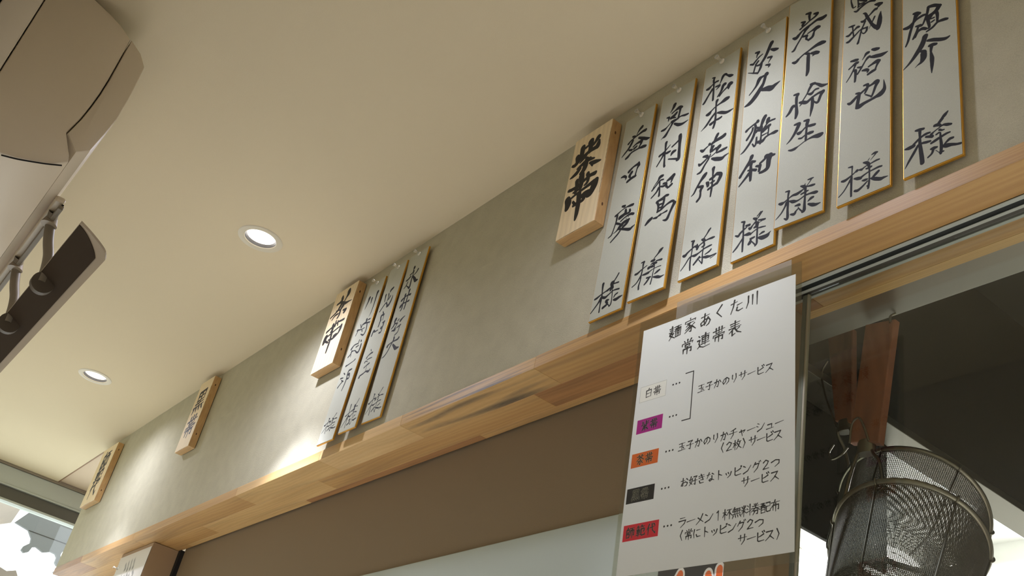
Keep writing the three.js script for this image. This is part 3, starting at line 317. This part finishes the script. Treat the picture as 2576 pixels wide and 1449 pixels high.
// ------------------------------------------------------------------ wooden rank blocks
function block(x, top, w, h, face, label) {
  const t = thing('wooden_block', [x, top, 0], label, 'wooden block', 'wooden rank blocks on the wall');
  const knot = std({ color: 0x5a3b22, roughness: 0.8 });
  part('body', slab(-w / 2, w / 2, -h, 0, 0.0012, 0.0198, 0.0012), CEDAR_SIDE, t);
  part('front', slab(-w / 2 + 0.0006, w / 2 - 0.0006, -h + 0.0006, -0.0006, 0.0192, 0.0204), face, t, null, 'pale front with black brush writing');
  for (const [kx, ky] of [[w / 2, -h * 0.12], [w / 2, -h * 0.82]]) part('knot', new THREE.SphereGeometry(0.0026, 10, 8).scale(0.08, 1.4, 0.7), knot, t, [kx - 0.0001, ky, 0.011], 'small dark knot');
}
function blockFace(w, h, draw) {
  const k = 0.4, [c, ctx] = canvas(Math.round(w * 10000 * k), Math.round(h * 10000 * k));
  const img = ctx.createImageData(c.width, c.height);
  for (let y = 0; y < c.height; y++) for (let x = 0; x < c.width; x++) {
    const r = Math.sin((x / c.width + 0.05 * noise.noise(y / 300, x / 90, 4)) * 46) * 5 + noise.noise(x / 8, y / 160, 2) * 7 + (rnd() - 0.5) * 6, i = (y * c.width + x) * 4;
    img.data[i] = 236 + r; img.data[i + 1] = 217 + r; img.data[i + 2] = 178 + r; img.data[i + 3] = 255;
  }
  ctx.putImageData(img, 0, 0); draw(ctx, k, c); return std({ map: canvasTex(c), roughness: 0.6 });
}
const inkOn = (key) => (ctx, k) => { for (const s of strokesOf(INK[key])) brush(ctx, s.map(([x, y, w]) => [x, y, w * (key === 'B2' ? 0.9 : 1.1)]), k, '#100f12'); };
const lettersOn = (text, size, weight) => (ctx, k, c) => [...text].forEach((ch, i) => glyph(ctx, ch, c.width / 2, c.height * (0.12 + (i + 0.5) * 0.74 / text.length), size * c.width, weight * c.width, '#1a191d', 'brush', 1.1));
block(-1.0145, 2.2775, 0.0874, 0.1975, blockFace(0.0874, 0.1975, inkOn('B1')), 'largest looking wooden block with two black characters, touching the long row of strips');
block(-1.807, 2.2895, 0.096, 0.2, blockFace(0.096, 0.2, inkOn('B2')), 'wooden block with two black characters beside the group of three strips');
block(-2.565, 2.287, 0.093, 0.203, blockFace(0.093, 0.203, lettersOn('黒帯', 0.74, 0.085)), 'wooden block hanging alone on the bare wall between the spot of light and the corner');
block(-3.349, 2.273, 0.146, 0.196, blockFace(0.146, 0.196, lettersOn('師範代', 0.46, 0.06)), 'farthest wooden block, with three characters, at the end of the wall by the door');

// ------------------------------------------------------------------ laminated price sheet
{
  const k = 0.62, [c, ctx] = canvas(Math.round(2100 * k), Math.round(2970 * k));
  ctx.fillStyle = '#eff2f4'; ctx.fillRect(0, 0, c.width, c.height); ctx.scale(k, k);
  const ink = '#17171a';
  const row = (text, x0, x1, y, size = 112, w = 11) => { const cs = [...text]; cs.forEach((ch, i) => ch === ' ' || glyph(ctx, ch, x0 + (x1 - x0) * (cs.length > 1 ? i / (cs.length - 1) : 0), y, /[ャュッ]/.test(ch) ? size * 0.95 : size, w, ink)); };
  [['麺', 488, 171], ['家', 708, 153], ['あ', 927, 161], ['く', 1120, 125], ['た', 1354, 129], ['川', 1565, 127], ['常', 692, 428], ['連', 920, 426], ['帯', 1130, 412], ['表', 1346, 408]].forEach(([ch, x, y]) => glyph(ctx, ch, x, y, 196, 18, ink));
  const dots = (x, y) => { ctx.fillStyle = ink; for (let i = 0; i < 3; i++) { ctx.beginPath(); ctx.arc(x + i * 45, y, 11, 0, 7); ctx.fill(); } };
  const tagBox = (x0, y0, x1, y1, fill, text, ink2, halo) => {
    ctx.fillStyle = fill; ctx.fillRect(x0, y0, x1 - x0, y1 - y0);
    if (!halo) { ctx.strokeStyle = '#b9b9b6'; ctx.lineWidth = 4; ctx.strokeRect(x0, y0, x1 - x0, y1 - y0); }
    const cs = [...text], n = cs.length, cx = (x0 + x1) / 2, cy = (y0 + y1) / 2;
    cs.forEach((ch, i) => { const x = cx + (i - (n - 1) / 2) * (n > 2 ? 140 : 124); if (halo) glyph(ctx, ch, x, cy, 124, 19, halo); glyph(ctx, ch, x, cy, 124, 11, ink2); });
  };
  tagBox(55, 775, 432, 971, '#f5f5f1', '白帯', ink); tagBox(60, 1194, 426, 1367, '#b0148c', '紫帯', ink, '#8d6a86'); tagBox(38, 1604, 415, 1771, '#de6a26', '茶帯', ink, '#c9966c');
  tagBox(26, 2010, 408, 2182, '#15171c', '黒帯', '#0c0d10', '#a8a890'); tagBox(36, 2423, 512, 2600, '#dc1e38', '師範代', ink, '#b06a6c');
  dots(532, 866); dots(526, 1259); dots(520, 1669); dots(509, 2089); dots(585, 2510);
  ctx.strokeStyle = ink; ctx.lineWidth = 12; ctx.beginPath(); ctx.moveTo(703, 774); ctx.lineTo(811, 774); ctx.lineTo(811, 1348); ctx.lineTo(700, 1348); ctx.stroke();
  row('玉子かのりサービス', 936, 1799, 1020); row('玉子かのりかチャーシュー', 732, 1925, 1657); row('(2枚)サービス', 1244, 1909, 1787); row('お好きなトッピング2つ', 804, 1887, 2072); row('サービス', 1553, 1879, 2203);
  row('ラーメン1杯無料券配布', 814, 1891, 2500, 118, 11); row('(常にトッピング2つ', 801, 1721, 2640); row('サービス)', 1538, 1936, 2777);
  const t = thing('menu_sheet', [-0.6994, 1.8287, 0.0316], 'white laminated sheet of brush printed lines with five coloured rank tags, hanging from the lintel', 'menu sheet');
  const q = new THREE.Vector3(0.0227, 0.0872, 0.0262), a = q.length(); t.quaternion.setFromAxisAngle(q.normalize(), a);
  // the sheet bows very slightly, as a hanging laminate does
  const bow = (g) => { const p = g.attributes.position; for (let i = 0; i < p.count; i++) p.setZ(i, p.getZ(i) + 0.0035 * Math.sin(p.getX(i) * 17) * Math.sin((p.getY(i) + 0.15) * 9) * 0.5); g.computeVertexNormals(); return g; };
  const paper = new THREE.BoxGeometry(0.21, 0.297, 0.0003, 24, 30, 1); paper.translate(0, -0.1485, 0);
  part('paper', bow(paper), std({ map: canvasTex(c), roughness: 0.55 }), t, null, 'white paper printed in black and colour');
  const film = new THREE.BoxGeometry(0.2235, 0.3205, 0.0002, 24, 30, 1); film.translate(0.0005, -0.1465, 0);
  for (const z of [0.0004, -0.0004]) part('laminate_film', bow(film.clone()), M.film, t, [0, 0, z], 'clear glossy film');
  part('adhesive_tape', slab(-0.056, 0.098, 0.0005, 0.0225, -0.0011, -0.0006), phys({ color: 0xe6e2d4, roughness: 0.35, transmission: 0.9, thickness: 0 }), t, null, 'strip of translucent tape');
}
{ // black banner with orange characters standing behind the sheet
  const [c, ctx] = canvas(512, 760); ctx.fillStyle = '#15161a'; ctx.fillRect(0, 0, 512, 760);
  for (const [col, w] of [['#e9e4da', 60], ['#e0641c', 38]]) { glyph(ctx, '弁', 140, 190, 250, w, col, 'plain'); glyph(ctx, '当', 395, 190, 240, w, col, 'plain'); }
  const t = thing('banner', [-0.8215, 1.4, -0.104], 'black banner with white outlined orange characters, showing only below the laminated sheet', 'banner');
  part('cloth', slab(-0.063, 0.063, -0.02, 0.208, -0.001, 0.001), std({ map: canvasTex(c), roughness: 0.7 }), t);
}
{ // notice on the far post
  const [c, ctx] = canvas(512, 700); ctx.fillStyle = '#e4e2da'; ctx.fillRect(0, 0, 512, 700);
  ctx.filter = 'blur(5px)';
  for (const [y, n] of [[40, 4], [115, 5], [430, 5]]) for (let i = 0; i < n; i++) brush(ctx, [[150 + i * 46, y + rnd() * 20, 16], [175 + i * 46, y + 18 + rnd() * 40, 13], [165 + i * 46, y + 50, 15]], 1, 'rgba(130,130,126,.4)');
  const t = thing('notice', [-2.815, LINTEL - 0.012, -0.0352], 'white notice with faint grey lines on the front of the far post', 'notice');
  part('paper', slab(-0.113, 0.128, -0.33, 0, 0, 0.0006), std({ map: canvasTex(c), roughness: 0.6 }), t);
  const p = thing('push_pin', [-2.92, LINTEL - 0.042, -0.0346], 'tiny shining clear push pin in the corner of the white notice', 'push pin');
  part('head', pinGeo, M.clear, p); part('needle', needleGeo, M.steel, p);
}

// ------------------------------------------------------------------ air conditioner on the back wall
{
  const X0 = -1.413, L = 0.80;
  const t = thing('air_conditioner', [0, 1.2, 0], 'white wall air conditioner under the ceiling with its long flap swung open', 'air conditioner');
  const seam = [[0.6451, 1.0598], [0.6453, 1.0311], [0.6454, 1.0058], [0.6456, 0.9745], [0.6468, 0.9442], [0.6495, 0.9151], [0.6535, 0.8867], [0.6605, 0.8545], [0.6428, 0.8234]];
  const panel = [[0.6085, 1.0274], [0.6078, 1.0005], [0.6075, 0.9593], [0.6088, 0.9183], [0.6141, 0.8819], [0.621, 0.846]];
  const end = (pts, x, len, mat, name, lab) => {
    const s = new THREE.Shape(pts.map(([z, y]) => new THREE.Vector2(-z, y)));
    const g = new THREE.ExtrudeGeometry(s, { depth: len - 0.006, bevelEnabled: true, bevelThickness: 0.003, bevelSize: 0.002, bevelOffset: -0.002, bevelSegments: 3, curveSegments: 8 });
    g.rotateY(Math.PI / 2); g.translate(x - len + 0.003, 0, 0); // shape x = -z
    const p = g.attributes.position; for (let i = 0; i < p.count; i++) p.setZ(i, p.getZ(i));
    return part(name, toCreasedNormals(g, 0.55), mat, t, null, lab);
  };
  const roof = [[0.6665, 1.0736], [0.6872, 1.0821], [0.7157, 1.0905]];
  const body = [...seam, [0.6395, 0.812], [0.66, 0.795], [0.70, 0.779], [0.74, 0.77], [0.775, 0.7680], [0.775, 1.0905], ...roof.slice().reverse()];
  end(body, X0, L, M.plastic, 'body');
  const off = seam.map(([z, y]) => [z - 0.0016, y]);
  end([...off.slice(0, 8), [0.637, 0.832], ...panel.slice().reverse(), [0.622, 1.046]], X0 + 0.0005, L + 0.001, M.plastic, 'front_panel');
  end([[0.7766, 0.770], [0.822, 0.775], [0.822, 1.092], [0.7766, 1.0905]], X0 + 0.004, L + 0.008, std({ color: 0xe9dfce, roughness: 0.45 }), 'back_plate');
  // long slot above the underside, and the outlet lip with its dark slit
  part('side_slit', tube([[X0 + 0.0006, 0.8017, 0.645], [X0 + 0.0006, 0.792, 0.664], [X0 + 0.0006, 0.7846, 0.681], [X0 + 0.0006, 0.777, 0.7], [X0 + 0.0006, 0.7712, 0.719]], 0.0011, 16, 6), M.seam, t, null, 'thin dark slit');
  part('outlet_lip', slab(X0 - L, X0 - 0.165, 0.836, 0.846, 0.606, 0.622, 0.004), M.plastic, t);
  part('outlet_slit', slab(X0 - L, X0 - 0.17, 0.8335, 0.8365, 0.6052, 0.6085), M.seam, t, null, 'dark slit of the outlet');
  part('outlet_rail', slab(X0 - L, X0 - 0.168, 0.826, 0.8332, 0.6035, 0.612, 0.002), M.plasticGrey, t);
  // flap: a shallow curved plate with a dark underside lining, on three bent arms
  const f = new THREE.Group(); f.name = 'flap'; t.add(f);
  const sec = [[0.585, 0.748], [0.565, 0.739], [0.545, 0.728], [0.531, 0.718]], A = X0 - 0.02, B = X0 - L + 0.03;
  const plate = (inset, lift, th, z0 = 0, z1 = 1) => {
    const curve = new THREE.CatmullRomCurve3(sec.map(([z, y]) => new THREE.Vector3(0, y, z))), pos = [], idx = [], N = 14, K = 10;
    for (const side of [0, 1]) for (let k = 0; k <= K; k++) for (let n = 0; n <= N; n++) {
      const u = z0 + (z1 - z0) * n / N, p = curve.getPoint(u), r = inset ? 0.03 * Math.pow(n / N, 2) : (n > N - 3 ? 0.012 * Math.pow((n - N + 3) / 3, 2) : 0), x0 = A - inset - r, x1 = B;
      pos.push(x0 + (x1 - x0) * k / K, p.y - lift - (side ? th : 0), p.z);
    }
    const W = N + 1, off2 = (K + 1) * W, quad = (a, b, c, d) => idx.push(a, b, c, a, c, d);
    for (let k = 0; k < K; k++) for (let n = 0; n < N; n++) { const a = k * W + n; quad(a, a + 1, a + W + 1, a + W); quad(off2 + a, off2 + a + W, off2 + a + W + 1, off2 + a + 1); }
    for (let k = 0; k < K; k++) for (const n of [0, N]) { const a = k * W + n; quad(a, a + W, off2 + a + W, off2 + a); }
    for (let n = 0; n < N; n++) for (const k of [0, K]) { const a = k * W + n; quad(a, a + 1, off2 + a + 1, off2 + a); }
    const g = new THREE.BufferGeometry(); g.setAttribute('position', new THREE.Float32BufferAttribute(pos, 3)); g.setIndex(idx); g.computeVertexNormals(); return g.toNonIndexed();
  };
  const both = (c) => std({ color: c, roughness: 0.5, side: THREE.DoubleSide });
  const pg = plate(0, 0, 0.004); pg.computeVertexNormals(); part('plate', pg, both(0xaea08a), f);
  const lg = plate(0.006, 0.0042, 0.0012, 0, 0.74); lg.computeVertexNormals(); part('lining', lg, phys({ color: 0x43392e, roughness: 0.95, specularIntensity: 0.2, side: THREE.DoubleSide }), f, null, 'dark lining');
  for (const x of [-1.647, -1.862, -2.1]) {
    const a = new THREE.Group(); a.name = 'arm'; f.add(a);
    part('rod', tube([[x + 0.03, 0.838, 0.612], [x + 0.002, 0.828, 0.606], [x, 0.80, 0.597], [x, 0.775, 0.586], [x, 0.75, 0.580], [x, 0.728, 0.578]], 0.0082, 28, 12), M.plasticGrey, a);
    part('socket', new THREE.CylinderGeometry(0.0095, 0.0135, 0.013, 16), std({ color: 0xa89b88, roughness: 0.45 }), a, [x + 0.006, 0.829, 0.608]);
    const hub = new THREE.CylinderGeometry(0.018, 0.018, 0.012, 28); hub.rotateZ(Math.PI / 2); part('hub', hub, std({ color: 0x574d40, roughness: 0.6 }), a, [x, 0.7275, 0.575]);
  }
}

// ------------------------------------------------------------------ kitchen behind the glass
structure('wall_kitchen_back', slab(-1.75, RIGHT, 0, CEIL + 0.12, K_BACK - 0.1, K_BACK), M.white);
structure('ceiling_kitchen', slab(-1.75, RIGHT, CEIL, CEIL + 0.12, K_BACK, -0.1085), M.white);
{ // white tiled side wall: every tile a piece
  const t = thing('wall_kitchen_side', [-1.55, 0, 0]); tag(t, 'white tiled kitchen wall beyond the strainers', null, null, 'structure');
  part('backing', slab(-0.2, -0.006, 0.9, CEIL, K_BACK, -0.137), M.grey, t);
  const tg = box(0.006, 0.197, 0.297, 0.0012);
  for (let r = 0; r < 7; r++) for (let c = 0; c < 5; c++) part('tile', tg, M.white, t, [-0.003, 1.0 + r * 0.2, -0.3 - c * 0.3]);
}
{
  const t = thing('range_hood', [0, 1.2, 0], 'stainless steel kitchen hood with a black sooty inside, above the strainers', 'range hood');
  const y = 0.6945;
  part('front_flange', slab(-0.834, RIGHT - 0.02, y, y + 0.012, -0.177, -0.116, 0.001), M.steel, t);
  part('side_flange', slab(-0.834, -0.7805, y, y + 0.012, -1.5, -0.1775, 0.001), M.steel, t);
  const g = [slab(-0.79, -0.782, y + 0.012, 1.06, -1.5, -0.17), slab(-0.79, RIGHT - 0.02, y + 0.012, 1.06, -0.172, -0.164), slab(-0.79, RIGHT - 0.02, 1.052, 1.06, -1.5, -0.172), slab(-0.79, RIGHT - 0.02, y + 0.012, 1.06, -1.5, -1.492)];
  part('canopy', mergeGeometries(g), M.soot, t, null, 'black sooty inside of the canopy');
  part('partition', slab(-0.842, -0.835, 0.514, y + 0.01, -0.473, -0.118, 0.001), M.soot, t, null, 'dark end panel');
  part('outer_shell', slab(-0.836, -0.792, y + 0.013, 1.06, -1.5, -0.2), std({ color: 0x4a4a45, roughness: 0.5 }), t);
}
{
  const t = thing('tube_lamp', [-1.2, CEIL, -1.2], 'white fluorescent fitting on the kitchen ceiling left of the hood', 'ceiling lamp');
  part('housing', slab(-0.09, 0.09, -0.03, 0, -0.5, 0.5, 0.006), M.white, t);
  part('diffuser', slab(-0.075, 0.075, -0.045, -0.031, -0.48, 0.48, 0.006), std({ color: 0xffffff, emissive: 0xf4fbff, emissiveIntensity: 4 }), t, null, 'glowing white cover');
  const l = new THREE.RectAreaLight(0xfff6f4, KITCHEN, 0.15, 0.96); l.position.set(0, -0.05, 0); l.rotation.x = -Math.PI / 2; l.name = 'lamp_light'; t.add(l);
}
// noodle strainers: woven wire basket under a rim, wooden paddle handle, hooks of bent wire
function strainer(label, C, R, N, quad, zH, wires) {
  const t = thing('noodle_strainer', C, label, 'strainer', 'noodle strainers under the hood');
  const n = v3(N).normalize(), q = new THREE.Quaternion().setFromUnitVectors(new THREE.Vector3(0, 1, 0), n), inv = (a) => v3(a).sub(v3(C));
  const b = new THREE.Group(); b.name = 'basket'; b.quaternion.copy(q); t.add(b);
  const rim = new THREE.TorusGeometry(R, 0.0036, 12, 96); rim.rotateX(Math.PI / 2); part('rim', rim, M.wire, b);
  const H = 0.125, prof = (s) => { const r = s < 0.78 ? R * (1 - 0.16 * s / 0.78) : R * 0.84 * Math.sqrt(Math.max(0, 1 - Math.pow((s - 0.78) / 0.24, 2))); return [Math.max(0.004, r), -H * (s < 0.78 ? s / 0.78 * 0.86 : 0.86 + 0.14 * Math.sin((s - 0.78) / 0.22 * Math.PI / 2))]; };
  const ringsG = []; for (let i = 1; i <= 78; i++) { const [r, y] = prof(i / 78); const g = new THREE.TorusGeometry(r, 0.00046, 4, 60); g.rotateX(Math.PI / 2); g.translate(0, y, 0); ringsG.push(g); }
  tag(part('mesh_rings', mergeGeometries(ringsG), M.mesh, b), null, null, null, 'stuff');
  const ribsG = []; for (let k = 0; k < 240; k++) { const a = k / 240 * Math.PI * 2, pts = []; for (let i = 0; i <= 12; i++) { const [r, y] = prof(i / 12 * 0.985); pts.push(new THREE.Vector3(Math.cos(a) * r, y, Math.sin(a) * r)); } ribsG.push(new THREE.TubeGeometry(new THREE.CatmullRomCurve3(pts), 14, 0.00046, 4)); }
  tag(part('mesh_uprights', mergeGeometries(ribsG), M.mesh, b), null, null, null, 'stuff');
  for (let k = 0; k < 6; k++) { const a = k / 6 * Math.PI * 2 + 0.4, pts = []; for (let i = 0; i <= 12; i++) { const [r, y] = prof(i / 12 * 0.99); pts.push(new THREE.Vector3(Math.cos(a) * (r + 0.0014), y, Math.sin(a) * (r + 0.0014))); } part('rib', new THREE.TubeGeometry(new THREE.CatmullRomCurve3(pts), 20, 0.0011, 6), M.mesh, b); }
  for (let k = 0; k < 6; k++) { const a = k / 6 * Math.PI * 2 + 0.4, g = new THREE.TorusGeometry(0.0047, 0.0011, 6, 16); g.rotateY(-a); g.translate(Math.cos(a) * R, 0, Math.sin(a) * R); part('clip', g, M.wire, b); }
  // flat wooden handle with rounded ends
  const s = new THREE.Shape(quad.map(([x, y]) => new THREE.Vector2(x - C[0], y - C[1])));
  const hg = new THREE.ExtrudeGeometry(s, { depth: 0.007, bevelEnabled: true, bevelThickness: 0.002, bevelSize: 0.002, bevelOffset: -0.002, bevelSegments: 3 }); hg.translate(0, 0, zH - C[2] - 0.0035);
  const p = hg.attributes.position, uv = new Float32Array(p.count * 2); for (let i = 0; i < p.count; i++) { uv[2 * i] = p.getY(i) * 5; uv[2 * i + 1] = p.getX(i) * 14; } hg.setAttribute('uv', new THREE.BufferAttribute(uv, 2));
  part('handle', hg, HANDLE, t, null, 'reddish brown flat wooden handle');
  const ferr = new THREE.CylinderGeometry(0.011, 0.012, 0.016, 20); ferr.scale(1, 1, 0.6); part('ferrule', ferr, M.wire, t, [(quad[2][0] + quad[3][0]) / 2 - C[0], (quad[2][1] + quad[3][1]) / 2 - C[1] - 0.004, zH - C[2]], 'dull metal ferrule');
  for (const w of wires) part('wire_loop', tube(w.map((a) => inv(a).toArray()), 0.0014, 36, 8), M.wire, t, null, 'bent wire');
  const at = (deg) => { const a = deg * Math.PI / 180; return new THREE.Vector3(Math.cos(a) * R, 0, Math.sin(a) * R).applyQuaternion(q); };
  const foot = inv([(quad[2][0] + quad[3][0]) / 2, (quad[2][1] + quad[3][1]) / 2, zH]);
  for (const [deg, dx] of [[118, -0.006], [78, 0.006]]) { const e = at(deg); part('arm_wire', tube([[foot.x + dx, foot.y + 0.004, foot.z], [foot.x + dx * 1.6, foot.y - 0.012, foot.z + 0.003], [(foot.x + e.x) / 2 + dx, (foot.y + e.y) / 2, (foot.z + e.z) / 2], e.toArray()], 0.0022, 30, 8), M.wire, t); }
}
strainer('wire noodle strainer in front, its woven basket nearest the picture corner', [-0.6164, 1.6287, -0.201], 0.0761, [-0.1226, 0.8793, -0.4627],
  [[-0.6497, 1.8885], [-0.6095, 1.8823], [-0.6303, 1.7294], [-0.6691, 1.7384]], -0.1718,
  [[[-0.668, 1.7372, -0.1661], [-0.6637, 1.7625, -0.1661], [-0.6564, 1.7661, -0.1661], [-0.6499, 1.755, -0.1661], [-0.6424, 1.7336, -0.1661]], [[-0.614, 1.8781, -0.165], [-0.616, 1.889, -0.168], [-0.612, 1.8935, -0.172]]]);
strainer('wire noodle strainer behind, mostly hidden by the front basket', [-0.706, 1.730, -0.34], 0.087, [-0.12, 0.82, -0.55],
  [[-0.7755, 1.9596], [-0.736, 1.9601], [-0.7334, 1.8186], [-0.76, 1.8297]], -0.262,
  [[[-0.759, 1.7952, -0.255], [-0.7659, 1.7847, -0.255], [-0.7614, 1.7756, -0.255], [-0.7478, 1.778, -0.255], [-0.7376, 1.7864, -0.255]], [[-0.7726, 1.9206, -0.255], [-0.781, 1.9067, -0.255], [-0.7753, 1.8722, -0.255], [-0.7649, 1.8432, -0.255], [-0.755, 1.8181, -0.255]]]);

// ------------------------------------------------------------------ entrance at the far end
{
  const t = thing('door_1', [DOOR_X, 0, 0]); tag(t, 'aluminium framed glass entrance at the far end of the shop', null, null, 'structure');
  const z0 = -0.62, z1 = BACK;
  part('head_rail', slab(-0.05, 0, 2.232, 2.2945, z0, z1, 0.001), M.alu, t);
  part('head_cap', slab(-0.05, 0.008, 2.2955, CEIL - 0.0006, z0, z1, 0.001), M.plasticGrey, t);
  part('drip_bead', slab(-0.05, 0.006, 2.2265, 2.2315, z0, z1, 0.001), M.alu, t);
  part('transom', slab(-0.05, -0.006, 2.1835, 2.226, z0, z1, 0.001), std({ color: 0x5a5850, roughness: 0.45, metalness: 0.5 }), t, null, 'dark grey transom');
  part('glass_bead', slab(-0.05, 0.0, 2.175, 2.183, z0, z1, 0.0015), M.alu, t);
  part('pane', slab(-0.03, -0.026, 0.02, 2.175, z0, z1), M.glass, t);
  part('stile', slab(-0.05, 0, 0, 2.175, 0.36, 0.41, 0.002), M.alu, t);
}
{
  const out = (pts, x, d, name, mat, label, cat) => {
    const s = new THREE.Shape(pts.map(([z, y]) => new THREE.Vector2(-z, y)));
    if (name === 'awning') { const h = new THREE.Path(); h.absellipse(0.243, 2.191, 0.008, 0.016, 0, Math.PI * 2, true, -0.3); s.holes.push(h); }
    const g = new THREE.ExtrudeGeometry(s, { depth: d, bevelEnabled: false }); g.rotateY(Math.PI / 2); g.translate(x, 0, 0);
    return tag(part(name, g, mat, scene), label, cat);
  };
  const grey = std({ color: 0x6f7172, roughness: 0.8 });
  const a = out([[-0.048, 2.3], [-0.32, 2.3], [-0.32, 2.1], [-0.232, 2.109], [-0.249, 2.125], [-0.251, 2.136], [-0.236, 2.137], [-0.225, 2.147], [-0.224, 2.168], [-0.213, 2.179], [-0.192, 2.181], [-0.164, 2.169], [-0.149, 2.174], [-0.131, 2.18], [-0.117, 2.175], [-0.111, 2.152], [-0.095, 2.142], [-0.081, 2.15], [-0.084, 2.167], [-0.103, 2.187], [-0.099, 2.206], [-0.075, 2.232], [-0.013, 2.244]], -4.66, 0.02, 'awning', grey, 'grey scalloped awning outside the entrance against white daylight', 'awning');
  part('seam', slab(-4.64, -4.6385, 2.2295, 2.232, -0.245, -0.075), M.seam, a, null, 'dark seam');
  out([[0.3, 2.33], [-0.02, 2.33], [-0.006, 2.246], [0.05, 2.215], [0.3, 2.2]], -4.70, 0.02, 'outside_panel', std({ color: 0xb3a89f, roughness: 0.7 }), 'pale pinkish panel outside the entrance above the glare', 'panel');
  out([[0.12, 2.075], [0.03, 2.066], [-0.037, 2.06], [-0.063, 2.054], [-0.096, 2.068], [-0.11, 2.051], [-0.112, 1.98], [0.12, 1.98]], -4.66, 0.02, 'shrub_board', std({ color: 0x8f8278, roughness: 0.8 }), 'low pale board with a wavy top outside the entrance', 'board');
}
renderer.render(scene, camera);
